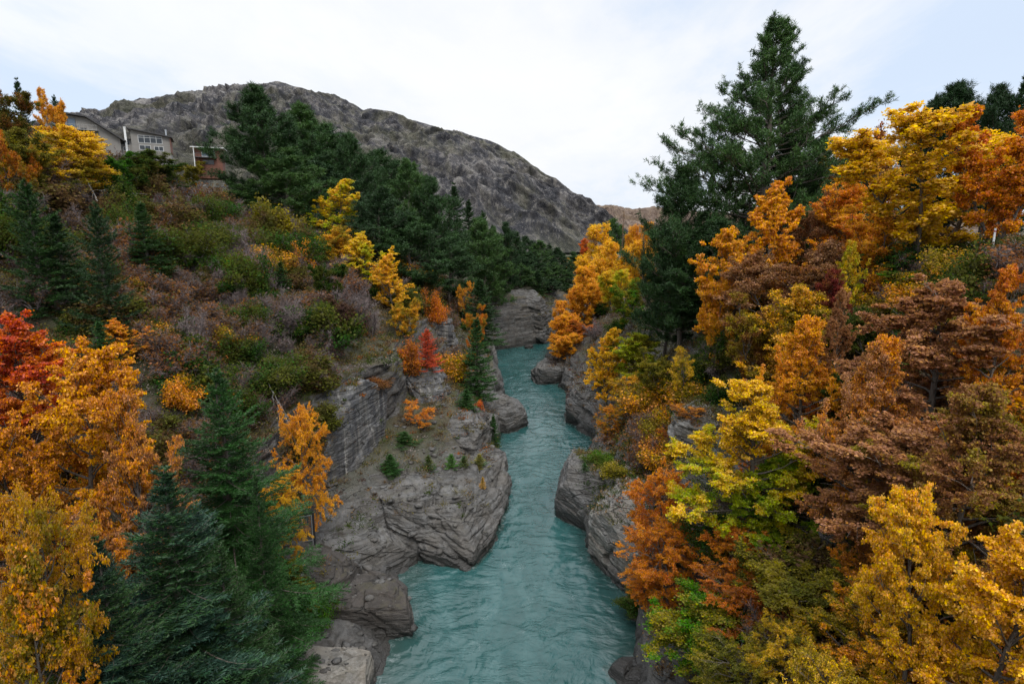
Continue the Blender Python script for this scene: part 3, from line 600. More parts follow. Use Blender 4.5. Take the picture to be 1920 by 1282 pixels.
# crown outlines: relative radius against relative height in the crown
PR = dict(tri=lambda t: (0.62 + 2.2 * t) if t < 0.18 else 1.02 * (1 - (t - 0.18) / 0.86) ** 0.85 + 0.05, round=lambda t: math.sqrt(max(0.02, 1 - (2 * t - 0.85) ** 2 / 1.4)), cone=lambda t: 1.02 - 0.92 * t, egg=lambda t: (0.45 + 1.3 * t) if t < 0.35 else 0.9 * (1 - ((t - 0.35) / 0.68) ** 1.6) + 0.06,
          vase=lambda t: 0.35 + 0.75 * t if t < 0.8 else 0.95 - (t - 0.8) * 2.4, col=lambda t: 0.9 * (1 - t ** 3) + 0.1)
def broadleaf(seed, H=10, R=4, t0=0.18, nprim=34, prof='egg', elev=(15, 65), up=0.15, nsec=8, ntw=4, nleaf=30000, ls=(0.26, 0.20), spread=0.28, flat=0.6, nstem=1, tr=0.2, lean=0.12, droop=0.25, minr=1.0, upn=0.6, dropf=0.0, jit=0.62):
    rng = np.random.RandomState(seed); pf = PR[prof]; wood = []; TW = []
    stems = []
    for q in range(nstem):
        a = q * 2.4 + rng.rand(); ln = lean if nstem == 1 else 0.25 + 0.25 * rng.rand()
        d0 = norm(np.array([math.cos(a) * ln, math.sin(a) * ln, 1.0])); Hs = H * (1.0 if q == 0 else rng.uniform(0.7, 0.98))
        path = curve_path(np.zeros(3), d0, Hs * 0.97, 0.0, 9, rng, 0.035); path[:, 2] *= Hs * 0.97 / max(path[-1, 2], .1)
        r0 = tr / math.sqrt(nstem); stems.append(path); wood.append((path, r0 * (1 - np.linspace(0, 1, 9)) ** 0.8 + 0.012))
    per = nprim // nstem; 
    for q, path in enumerate(stems):
        for i in range(per):
            t = (i + rng.rand()) / per; h = t0 + (0.97 - t0) * t ** 0.9
            b, _ = at(path, h); az = i * 2.39996 + rng.normal() * 0.4 + q * 1.3
            L = R * pf(t) * rng.uniform(jit, 1.22) / math.sqrt(nstem) ** 0.6
            e = math.radians(elev[0] + (elev[1] - elev[0]) * t ** 1.2 + rng.normal() * 7)
            d = np.array([math.cos(az) * math.cos(e), math.sin(az) * math.cos(e), math.sin(e)])
            pp = curve_path(b, d, L, up, 7, rng, 0.06); r0 = tr * 0.36 * (1.1 - h) + 0.012
            wood.append((pp, r0 * (1 - np.linspace(0, 1, 7)) ** 0.9 + 0.006))
            ns = max(3, int(nsec * (0.5 + 0.5 * pf(t)) + rng.rand()))
            for j in range(ns):
                s = 0.22 + 0.8 * (j + rng.rand()) / ns; s = min(s, 0.99); bb, tg = at(pp, s)
                sd = norm(tg * 0.75 + rand_unit(rng, 1)[0] * np.array([0.85, 0.85, 0.4])); l2 = L * 0.42 * (1.15 - 0.75 * s) * rng.uniform(0.6, 1.3) + 0.25
                sp = curve_path(bb, sd, l2, 0.05 - droop * 0.3, 4, rng, 0.05); wood.append((sp, np.array([.022, .016, .011, .006]) * (tr / 0.2) * 0.8))
                for m in range(ntw):
                    u = 0.3 + 0.7 * (m + rng.rand()) / ntw; b3, t3 = at(sp, min(u, .99)); d3 = norm(t3 * 0.6 + rand_unit(rng, 1)[0] * [0.7, 0.7, 0.45] + [0, 0, -droop * 0.5])
                    TW.append((b3, d3, l2 * 0.30 * rng.uniform(0.6, 1.3) + 0.12))
                TW.append((sp[-1], sd, l2 * 0.2 + 0.1))
    B = np.array([x[0] for x in TW]); D = np.array([x[1] for x in TW]); LL = np.array([x[2] for x in TW])
    if dropf:
        keep = perlin(B * 0.8 + seed) > -0.5 + dropf; B, D, LL = B[keep], D[keep], LL[keep]
    wgt = rng.uniform(0.3, 1, len(B)) * LL; wgt /= wgt.sum(); idx = rng.choice(len(B), nleaf, p=wgt)
    s = rng.uniform(0.1, 1.1, nleaf)
    pos = B[idx] + D[idx] * (LL[idx] * s)[:, None] + rng.normal(size=(nleaf, 3)) * spread * np.array([1, 1, flat]) * (0.4 + 0.6 * rng.rand(nleaf))[:, None]
    nrm = norm(rand_unit(rng, nleaf) * (1 - upn * 0.4) + np.array([0, 0, upn]))
    dd = norm(np.cross(nrm, rand_unit(rng, nleaf)) + np.array([0, 0, -droop])); dd = norm(dd - nrm * (dd * nrm).sum(1)[:, None])
    sc = rng.uniform(0.65, 1.25, nleaf)
    return leaf_cards(pos, dd, nrm, ls[0] * sc, ls[1] * sc, rng, pos[:, 2] / H), tubes(wood, 5)
def fir(seed, H=14, R=3.2, whorl=0.36, per=6, e_top=35, e_bot=-12, nb=20, step=0.11, nl=0.16, nw=0.03, tr=0.2, droop=0.15, jag=0.30, base=0.04, sprayw=0.34, pw=0.9):
    """spruce / fir: whorls of flat feathery sprays"""
    rng = np.random.RandomState(seed); wood = [(np.array([[0, 0, z] for z in np.linspace(0, H, 10)]) + np.vstack([np.zeros(3), rng.normal(size=(9, 3)) * [.04, .04, 0]]), tr * (1 - np.linspace(0, 1, 10)) + 0.012)]
    Cc = []; Dd = []; 
    z = H * base
    while z < H - 0.15:
        t = z / H; Lm = R * (1 - t) ** pw + 0.10; n = per if t < 0.85 else max(4, per - 1); a0 = rng.rand() * 6.28
        for q in range(n):
            zz = z + rng.normal() * whorl * 0.35; az = a0 + q * 6.283 / n + rng.normal() * 0.22; L = Lm * rng.uniform(1 - jag * 1.3, 1 + jag) * (1 + 0.9 * jag * float(perlin(np.array([[math.cos(az) * 1.2 + seed, math.sin(az) * 1.2, zz * 0.35]]))[0]) * 2)
            e = math.radians(e_bot + (e_top - e_bot) * t ** 1.3 + rng.normal() * 5)
            out = np.array([math.cos(az), math.sin(az), 0]); d = out * math.cos(e) + np.array([0, 0, math.sin(e)])
            s = np.linspace(0, 1, 7)[:, None]
            pp = np.array([0, 0, zz]) + d * L * s + np.array([0, 0, 1.0]) * L * (-droop * 1.6 * s + droop * 1.9 * s ** 2.4)
            wood.append((pp, (0.03 * L / 3 + 0.006) * (1 - s[:, 0]) + 0.004))
            side = np.cross(out, [0, 0, 1.0])
            nn = max(4, int(nb * L / R)); ss = (np.arange(nn) + rng.rand(nn)) / nn * 0.92 + 0.06
            for sg in (-1, 1):
                for s_ in ss:
                    b, tg = at(pp, s_); l = sprayw * L * (0.25 + 1.5 * s_ * (1 - s_) * 2) * rng.uniform(0.6, 1.2) * (1 - 0.35 * s_)
                    bd = norm(tg * 0.85 + side * sg * 0.8 + np.array([0, 0, rng.normal() * 0.14 - droop * 0.35]))
                    k = max(2, int(l / step)); u = (np.arange(k) + 0.5 * rng.rand(k))[:, None] / k
                    pts = b + bd * l * u + np.array([0, 0, -1.0]) * droop * l * 0.6 * u ** 2
                    perp = norm(np.cross(bd, [0, 0, 1.0]))
                    for g in (-1, 1):
                        Cc.append(pts); Dd.append(norm(bd * 0.8 + perp * g * 0.75 + rng.normal(size=(k, 3)) * 0.22))
                    Cc.append(pts); Dd.append(norm(bd + np.array([0, 0, 0.55]) + rng.normal(size=(k, 3)) * 0.25))
            k = max(2, int(L / step)); u = rng.uniform(0.15, 1, k * 2); b, tg = at(pp, u); Cc.append(b); Dd.append(norm(tg + rng.normal(size=b.shape) * 0.45))
        z += whorl * (1.0 - 0.45 * t)
    c = np.concatenate(Cc); d = np.concatenate(Dd); sc = rng.uniform(0.7, 1.3, len(c))
    return blade_cards(c, d, nl * sc, nw, rng, c[:, 2] / H), tubes(wood, 5)
def pine(seed, H=26, R=6.5, n=70, t0=0.12, nsec=9, tuft=1600, blades=34, nl=0.42, nw=0.05, tr=0.42, e=(8, 50), pr=None, spread=0.35, irregular=0.3, extra=()):
    """big open-crowned pine: rising limbs whose ends carry brushes of needles pointing up"""
    rng = np.random.RandomState(seed); wood = []
    tp = curve_path(np.zeros(3), norm(np.array([0.03, 0.02, 1])), H * 0.98, 0, 12, rng, 0.015); tp[:, 2] *= H * 0.98 / tp[-1, 2]
    wood.append((tp, tr * (1 - np.linspace(0, 1, 12)) ** 0.85 + 0.02)); TB = []
    pr = pr or (lambda t: (0.75 + 0.6 * t) if t < 0.3 else 0.93 * (1 - ((t - 0.3) / 0.72) ** 1.25) + 0.07)
    limbs = [((i + rng.rand()) / n, i * 2.39996 + rng.normal() * 0.5, 1.0) for i in range(n)] + list(extra)
    for t, az, mul in limbs:
        h = t0 + (0.985 - t0) * t; b, _ = at(tp, h)
        L = R * pr(t) * rng.uniform(1 - irregular * 1.4, 1 + irregular) * mul; el = math.radians(e[0] + (e[1] - e[0]) * t ** 1.1 + rng.normal() * 7)
        d = np.array([math.cos(az) * math.cos(el), math.sin(az) * math.cos(el), math.sin(el)])
        pp = curve_path(b, d, L, 0.16, 8, rng, 0.05); wood.append((pp, (tr * 0.26 * (1.05 - h) * (0.5 + 0.5 * L / R) + 0.01) * (1 - np.linspace(0, 1, 8)) + 0.012))
        ns = max(3, int(nsec * L / R + 1))
        for j in range(ns):
            s = 0.25 + 0.75 * (j + rng.rand()) / ns; bb, tg = at(pp, min(s, .99)); sd = norm(tg * 0.9 + rand_unit(rng, 1)[0] * [0.8, 0.8, 0.35] + [0, 0, 0.15])
            l2 = (0.36 * L * (1.1 - 0.7 * s) + 0.5) * rng.uniform(0.6, 1.25); sp = curve_path(bb, sd, l2, 0.22, 5, rng, 0.05)
            wood.append((sp, np.array([.04, .03, .022, .015, .008]) * (tr / 0.42)))
            for m in range(6):
                u = 0.35 + 0.65 * (m + rng.rand()) / 6; b3, t3 = at(sp, min(u, .995)); TB.append((b3 + rng.normal(size=3) * spread * 0.5, norm(t3 * 0.5 + rng.normal(size=3) * 0.45 + [0, 0, 0.75]), rng.uniform(0.5, 1.1)))
        TB.append((pp[-1], norm(d + [0, 0, 0.6]), 1.1))
    for q in range(14): b, _ = at(tp, rng.uniform(0.9, 1.0)); TB.append((b, norm(np.array([0, 0, 1.0]) + rng.normal(size=3) * .3), 0.9))
    B = np.array([x[0] for x in TB]); D = np.array([x[1] for x in TB]); A = np.array([x[2] for x in TB])
    if len(B) > tuft: q = rng.choice(len(B), tuft, replace=False); B, D, A = B[q], D[q], A[q]
    N = len(B) * blades; idx = np.repeat(np.arange(len(B)), blades); s = rng.uniform(-0.3, 1, N)
    pos = B[idx] + D[idx] * (s * A[idx] * spread * 2.0)[:, None] + rng.normal(size=(N, 3)) * spread * 0.28
    dd = norm(D[idx] * 0.9 + rand_unit(rng, N) * 0.95)
    return blade_cards(pos, dd, nl * rng.uniform(0.7, 1.3, N), nw, rng, pos[:, 2] / H), tubes(wood, 5)
def bush(seed, H=2.6, R=2.0, nst=26, nleaf=9000, ls=(0.13, 0.09), twigs=1200, tw=0.012, spread=0.16, arch=0.25, lobes=5):
    """many-stemmed shrub: stems, fine twigs and leaves, all one plant"""
    rng = np.random.RandomState(seed); wood = []; TW = []
    lob = [(rng.uniform(-.45, .45) * R, rng.uniform(-.45, .45) * R, rng.uniform(.55, 1.0)) for _ in range(lobes)]
    for i in range(nst):
        lx, ly, lh = lob[i % lobes]; b = np.array([lx * 0.5, ly * 0.5, -0.2]); az = rng.rand() * 6.28; e = rng.uniform(0.35, 1.5)
        d = norm(np.array([math.cos(az) * math.cos(e) * 0.8 + lx * 0.3 / R, math.sin(az) * math.cos(e) * 0.8 + ly * 0.3 / R, math.sin(e) + 0.2])); ell = 1 / math.sqrt((d[0] ** 2 + d[1] ** 2) / R ** 2 + d[2] ** 2 / H ** 2)
        L = ell * lh * rng.uniform(0.65, 1.05); pp = curve_path(b, d, L, -arch * rng.rand(), 6, rng, 0.07); wood.append((pp, 0.03 * (1 - np.linspace(0, 1, 6)) + 0.006))
        m = max(8, twigs // nst); s = rng.uniform(0.25, 1, m); bb, tg = at(pp, s); dv = norm(tg * 0.6 + rand_unit(rng, m) + [0, 0, 0.25]); l = L * 0.30 * rng.uniform(0.4, 1.2, m) * (1.2 - 0.6 * s)
        TW.append((bb, dv, l))
    B = np.concatenate([x[0] for x in TW]); D = np.concatenate([x[1] for x in TW]); LL = np.concatenate([x[2] for x in TW])
    tv, tf, ta = blade_cards(B, D, LL, tw, rng, B[:, 2] / H)
    lv = None
    if nleaf:
        idx = rng.choice(len(B), nleaf, p=LL / LL.sum()); pos = B[idx] + D[idx] * (LL[idx] * rng.uniform(0.1, 1.1, nleaf))[:, None] + rng.normal(size=(nleaf, 3)) * spread * [1, 1, .7]
        pos[:, 2] = np.maximum(pos[:, 2], -0.1); nrm = norm(rand_unit(rng, nleaf) + [0, 0, 0.6]); dd = norm(np.cross(nrm, rand_unit(rng, nleaf))); sc = rng.uniform(0.6, 1.3, nleaf)
        lv = leaf_cards(pos, dd, nrm, ls[0] * sc, ls[1] * sc, rng, np.clip(pos[:, 2] / H, 0, 1))
    return lv, tubes(wood, 4), (tv, tf, ta)
# ------------------------------------------------------------------ prototypes
PROTO = {}
def reg_tree(key, gen, H, R, mat):
    (v, f, a), (wv, wf) = gen
    c = v.reshape(-1, 3)[::7]; H = float(np.percentile(c[:, 2], 99.6) if mat == 'leaf' else v[:, 2].max()); R = float(np.percentile(np.hypot(c[:, 0], c[:, 1]), 96))
    PROTO[key] = dict(H=H, R=R, crown=make_mesh(key + '_crown', v, f, a), trunk=make_mesh(key + '_trunk', wv, wf, smooth=True), mat=mat)
def reg_bush(key, gen, H, R):
    lv, (wv, wf), (tv, tf, ta) = gen
    c = tv.reshape(-1, 3)[::5]; H = float(np.percentile(c[:, 2], 99)); R = float(np.percentile(np.hypot(c[:, 0], c[:, 1]), 94))
    V = [wv, tv]; n = len(wv); Fq = [wf]; Ft = [tf + n]; n += len(tv); nq = len(wf)
    if lv is not None: V.append(lv[0]); Fq.append(lv[1] + n)
    nt = len(tf); quads = np.concatenate(Fq); tris = np.concatenate(Ft)
    tint = np.concatenate([np.full(nq, .5), lv[2]['tint'] if lv is not None else [], ta['tint']]); hg = np.concatenate([np.full(nq, .5), lv[2]['hgt'] if lv is not None else [], ta['hgt']])
    me = make_mesh(key, np.concatenate(V), [quads, tris], dict(tint=tint, hgt=hg))
    mi = np.zeros(len(quads) + len(tris), dtype=np.int32); mi[nq:len(quads)] = 1
    me.materials.append(M['twig']); me.materials.append(M['leaf']); me.polygons.foreach_set('material_index', mi)
    PROTO[key] = dict(H=H, R=R, mesh=me)
for i in range(2):
    reg_tree('maple_near_%d' % i, broadleaf(100 + i, nprim=40, nsec=9, ntw=5, nleaf=150000, ls=(0.11, 0.085), spread=0.12, flat=0.30, elev=(0, 68), up=0.14, prof='tri', jit=0.4, dropf=0.2), 10, 4, 'leaf')
    reg_tree('big_leaf_%d' % i, broadleaf(120 + i, nprim=40, nsec=8, ntw=4, nleaf=110000, ls=(0.135, 0.10), spread=0.14, flat=0.35, elev=(0, 66), up=0.14, prof='egg', jit=0.4, dropf=0.2), 10, 4, 'leaf')
for i in range(3):
    reg_tree('maple_%d' % i, broadleaf(200 + i, nprim=34, nsec=8, ntw=4, nleaf=46000, ls=(0.20, 0.155), spread=0.15, flat=0.32, elev=(8, 72), up=0.14, prof='tri', jit=0.4, dropf=0.2), 10, 4, 'leaf')
    reg_tree('round_%d' % i, broadleaf(220 + i, nprim=34, nsec=8, ntw=4, nleaf=56000, ls=(0.17, 0.12), spread=0.22, flat=0.6, elev=(20, 75), up=0.05, prof='round', jit=0.45, dropf=0.15, nstem=[1, 3, 2][i], t0=0.2), 10, 4, 'leaf')
for i in range(2):
    reg_tree('willow_%d' % i, broadleaf(240 + i, nprim=40, nsec=9, ntw=5, nleaf=60000, ls=(0.22, 0.09), spread=0.20, flat=0.8, elev=(30, 80), up=0.0, prof='round', nstem=3, t0=0.15, droop=0.5), 10, 4, 'leaf')
    reg_tree('vase_%d' % i, broadleaf(250 + i, nprim=46, nsec=9, ntw=4, nleaf=60000, ls=(0.19, 0.14), spread=0.16, flat=0.7, elev=(42, 80), up=0.05, prof='vase', nstem=3, t0=0.10, tr=0.22), 10, 4, 'leaf')
    reg_tree('thin_%d' % i, broadleaf(260 + i, nprim=32, nsec=8, ntw=5, nleaf=9000, ls=(0.20, 0.15), spread=0.2, flat=0.7, elev=(20, 75), up=0.08, prof='egg', nstem=2), 10, 4, 'leaf')
reg_tree('column', broadleaf(270, R=1.3, nprim=60, nsec=5, ntw=3, nleaf=14000, ls=(0.24, 0.19), spread=0.14, elev=(60, 80), prof='col', t0=0.06), 10, 1.3, 'leaf')
reg_tree('bare_column', broadleaf(271, R=0.9, nprim=90, nsec=6, ntw=2, nleaf=1500, ls=(0.12, 0.08), spread=0.12, elev=(68, 84), prof='col', t0=0.06), 10, 0.9, 'leaf')
reg_tree('weeping', broadleaf(280, nprim=34, nsec=9, ntw=5, nleaf=70000, ls=(0.13, 0.07), spread=0.10, flat=0.6, elev=(5, 60), up=-0.15, prof='round', droop=0.9, t0=0.2), 10, 4, 'leaf')
reg_tree('fir_near_0', fir(300, H=14, R=4.2, whorl=0.38, per=7, nb=26, step=0.08, nl=0.15, nw=0.045, sprayw=0.36), 14, 4.2, 'needle')
reg_tree('fir_near_1', fir(301, H=14, R=3.6, whorl=0.40, per=7, nb=26, step=0.085, nl=0.16, nw=0.048, droop=0.22, sprayw=0.38, jag=0.3), 14, 3.6, 'needle')
for i in range(3):
    reg_tree('fir_%d' % i, fir(310 + i, H=10, R=[2.4, 2.0, 2.8][i], whorl=0.40, per=6, nb=12, step=0.15, nl=0.28, nw=0.06, sprayw=0.36, jag=[.25, .4, .45][i], e_bot=[-10, -18, 0][i], pw=[.9, .8, .7][i]), 10, [2.4, 2.0, 2.8][i], 'needle')
reg_tree('seedling', fir(320, H=3, R=0.85, whorl=0.24, per=6, nb=8, step=0.09, nl=0.13, nw=0.03, tr=0.05, e_bot=15, e_top=50), 3, 0.85, 'needle')
for i in range(4):
    reg_tree('pine_%d' % i, pine(400 + i, n=64 + 5 * i, tuft=2600, blades=28, nl=0.50, nw=0.085, spread=0.45, irregular=[.25, .35, .3, .4][i]), 26, 6.5, 'needle')
big_pr = lambda t: 1.08 - 0.30 * t if t < 0.30 else (0.99 * (1 - (t - 0.30) / 0.72) ** 1.2 + 0.05)
reg_tree('giant_pine', pine(451, H=34, R=9.6, n=120, t0=0.10, nsec=12, tuft=12000, blades=32, nl=0.36, nw=0.072, spread=0.34, tr=0.6, pr=big_pr, irregular=0.26, e=(0, 36),
    extra=[(0.60, 0.1, 1.3), (0.56, 0.0, 1.2), (0.50, -0.15, 1.1), (0.74, 0.05, 1.3), (0.84, -0.1, 1.4), (0.40, 3.1, 1.15), (0.30, 3.3, 1.2), (0.2, 3.0, 1.25), (0.5, 3.3, 1.1)]), 34, 9.6, 'needle')
for i in range(4):
    reg_bush('shrub_leafy_%d' % i, bush(500 + i, nleaf=[10000, 12000, 9000, 10000][i], lobes=[5, 4, 6, 3][i], ls=[(.13, .09), (.11, .075), (.12, .085), (.115, .08)][i]), 2.6, 2.0)
    reg_bush('shrub_bare_%d' % i, bush(520 + i, nleaf=[1500, 700, 2600, 400][i], twigs=[4200, 5200, 3600, 5600][i], tw=0.016, lobes=[5, 6, 4, 3][i], ls=(.10, .07), spread=0.10), 2.6, 2.0)
print('protos', time.time() - T0)
NAMES = dict(pine='pine_tree', giant='pine_tree', fir='fir_tree', seedling='young_fir', maple='maple_tree', big='maple_tree', round='deciduous_tree', willow='willow_tree', vase='deciduous_tree', thin='deciduous_tree', column='poplar_tree', bare='poplar_tree', weeping='small_tree', shrub='shrub')
rngp = np.random.RandomState(99)
def plant(key, x, y, z, H, R, ca, cb=None, label=None, rz=None, zmix=0.0, group=None, sink=0.25, cat=None, tilt=0.0, name=None, trunk_mat=None):
    p = PROTO[key]; nm = name or NAMES[key.split('_')[0]]; rz = rngp.uniform(0, 6.28) if rz is None else rz
    sx = R / p['R']; sz = H / p['H']; cb = cb or ca
    if 'mesh' in p:
        o = bpy.data.objects.new(nm, p['mesh']); C.objects.link(o); tgt = o; root = o
    else:
        root = empty(nm, (0, 0, 0)); tgt = link('crown', p['crown'], M[p['mat']], root); link('trunk', p['trunk'], trunk_mat or M['bark'], root)
    root.location = (x, y, z - sink); root.rotation_euler = (rngp.normal() * tilt, rngp.normal() * tilt, rz); root.scale = (sx, sx, sz)
    tgt.color = ca; tgt['tint_b'] = [float(v) for v in cb[:3]]; tgt['zmix'] = float(zmix)
    tag(root, label, cat or ('shrub' if nm == 'shrub' else 'tree'), group)
    return root
LOG = []
def at_px(key, px, top, base, w, ca, cb=None, label=None, Y=None, **kw):
    """a plant whose crown reaches pixel (px, top); it stands where the ground is seen at (px, base), or at distance Y"""
    if Y is None:
        h, n = ghit(px, base)
        if h is None: print('NOHIT', key, px, base); return
        Y = h.y
    a = P(px, top, Y); z = gz(a[0], Y); H = a[2] - z; R = 0.5 * w / FPX * axdepth(0.5 * (top + base), Y)
    if H < 0.8: print('LOW', key, px, top, base, round(Y, 1), round(H, 2)); H = 0.8
    LOG.append((key, px, top, base, round(Y, 1), round(H, 1), round(R, 1)))
    return plant(key, a[0], Y, z, H + 0.25, R, ca, cb, label, **kw)
# ------------------------------------------------------------------ leaf colours (true leaf albedo)
YEL = (.80, .49, .014, 1); GOLD = (.78, .385, .010, 1); AMB = (.72, .285, .010, 1); ORG = (.63, .185, .010, 1); RED = (.56, .07, .012, 1); RUST = (.24, .095, .028, 1); COP = (.46, .225, .095, 1)
COPD = (.33, .145, .055, 1); OLI = (.27, .21, .02, 1); OLD = (.10, .105, .018, 1); LIME = (.36, .42, .014, 1); GRN = (.07, .20, .012, 1); DGR = (.030, .078, .014, 1); PIN = (.036, .082, .020, 1); PIB = (.062, .125, .026, 1); PID = (.024, .055, .017, 1)
FIRG = (.026, .066, .018, 1); FIRB = (.026, .062, .042, 1); BRN = (.135, .078, .034, 1); PUR = (.125, .070, .058, 1); GRY = (.19, .145, .13, 1); WINE = (.20, .030, .026, 1); TAN = (.38, .21, .10, 1); FGR = (.036, .11, .022, 1)
# ------------------------------------------------------------------ left bank: big pines
L_ = 'dark green pine '
PINES = [
 ('pine_0', 480, 158, 415, 190, PIN, 'tallest pine of the left grove, its top against the mountain summit'),
 ('pine_1', 548, 186, 425, 200, PIB, 'broad pine right of the tallest one in the left grove'),
 ('pine_2', 612, 228, 440, 170, PIN, 'bushy pine on the falling right shoulder of the left grove'),
 ('pine_3', 448, 232, 385, 120, PID, 'pine leaning over the small brown hut on the left slope'),
 ('pine_1', 662, 242, 470, 140, PIN, 'pine of the left grove just above the yellow maple'),
 ('pine_0', 520, 270, 440, 190, PIB, 'low front pine of the left grove above the olive bush'),
 ('pine_3', 590, 300, 450, 160, PID, 'shaded front pine behind the yellow maple crown'),
 ('pine_2', 715, 272, 480, 130, PIN, 'pine with a notched top where the left grove dips towards the river'),
 ('pine_0', 770, 290, 520, 150, PIB, 'pine in the middle of the dark stand right of the yellow maple'),
 ('pine_1', 815, 325, 540, 130, PIN, 'pine with a ragged right edge against the grey mountain'),
 ('pine_3', 700, 345, 520, 150, PID, 'front pine directly right of the yellow maple top'),
 ('pine_2', 765, 400, 560, 170, PIN, 'low spreading front pine above the hillside yellow bushes'),
 ('pine_0', 840, 430, 575, 120, PIN, 'front pine above the orange and yellow saplings by the cliff'),
 ('fir_1', 851, 340, 500, 70, PID, 'slim pointed dark conifer standing out against the mountain'),
 ('fir_0', 878, 372, 500, 62, PID, 'slim pointed dark conifer, second along the falling ridge of pines'),
 ('pine_3', 912, 402, 590, 120, PIB, 'paler green pine on the river side of the dark stand'),
 ('fir_2', 905, 392, 520, 60, PIN, 'dark conifer behind the paler green pine'),
 ('pine_1', 945, 412, 560, 70, PID, 'dark pine above the top of the folded cliff, at its left'),
 ('fir_0', 900, 520, 640, 90, PIN, 'drooping fir on the bank left of the folded cliff'),
]
for key, px, t_, b_, w_, c_, lab in PINES:
    at_px(key, px, t_, b_, w_, c_, PIN if c_ is PIB else PID, L_ + lab if key.startswith('pine') else lab, cat='pine' if key[0] == 'p' else 'conifer')
for i, (px, t_, Y, w_) in enumerate([(968, 432, 170, 70), (985, 440, 190, 64), (1008, 448, 185, 60), (1030, 455, 200, 62), (1048, 462, 190, 60), (1072, 470, 205, 60), (925, 420, 175, 60), (1000, 470, 172, 66), (1040, 490, 176, 60), (1062, 500, 186, 56), (975, 478, 165, 60), (1020, 500, 168, 50), (1085, 500, 215, 40), (945, 470, 158, 70), (978, 492, 156, 60), (1008, 505, 158, 56), (1035, 520, 162, 54), (925, 500, 150, 66), (1062, 530, 172, 50)]):
    at_px('pine_%d' % (i % 4) if i % 3 else 'fir_%d' % (i % 2), px, t_, 0, w_, [PIN, PID, PIB][i % 3], PID, 'far dark green conifer of the wood beyond the folded cliff', Y=Y, group='far conifers beyond the folded cliff', cat='pine')
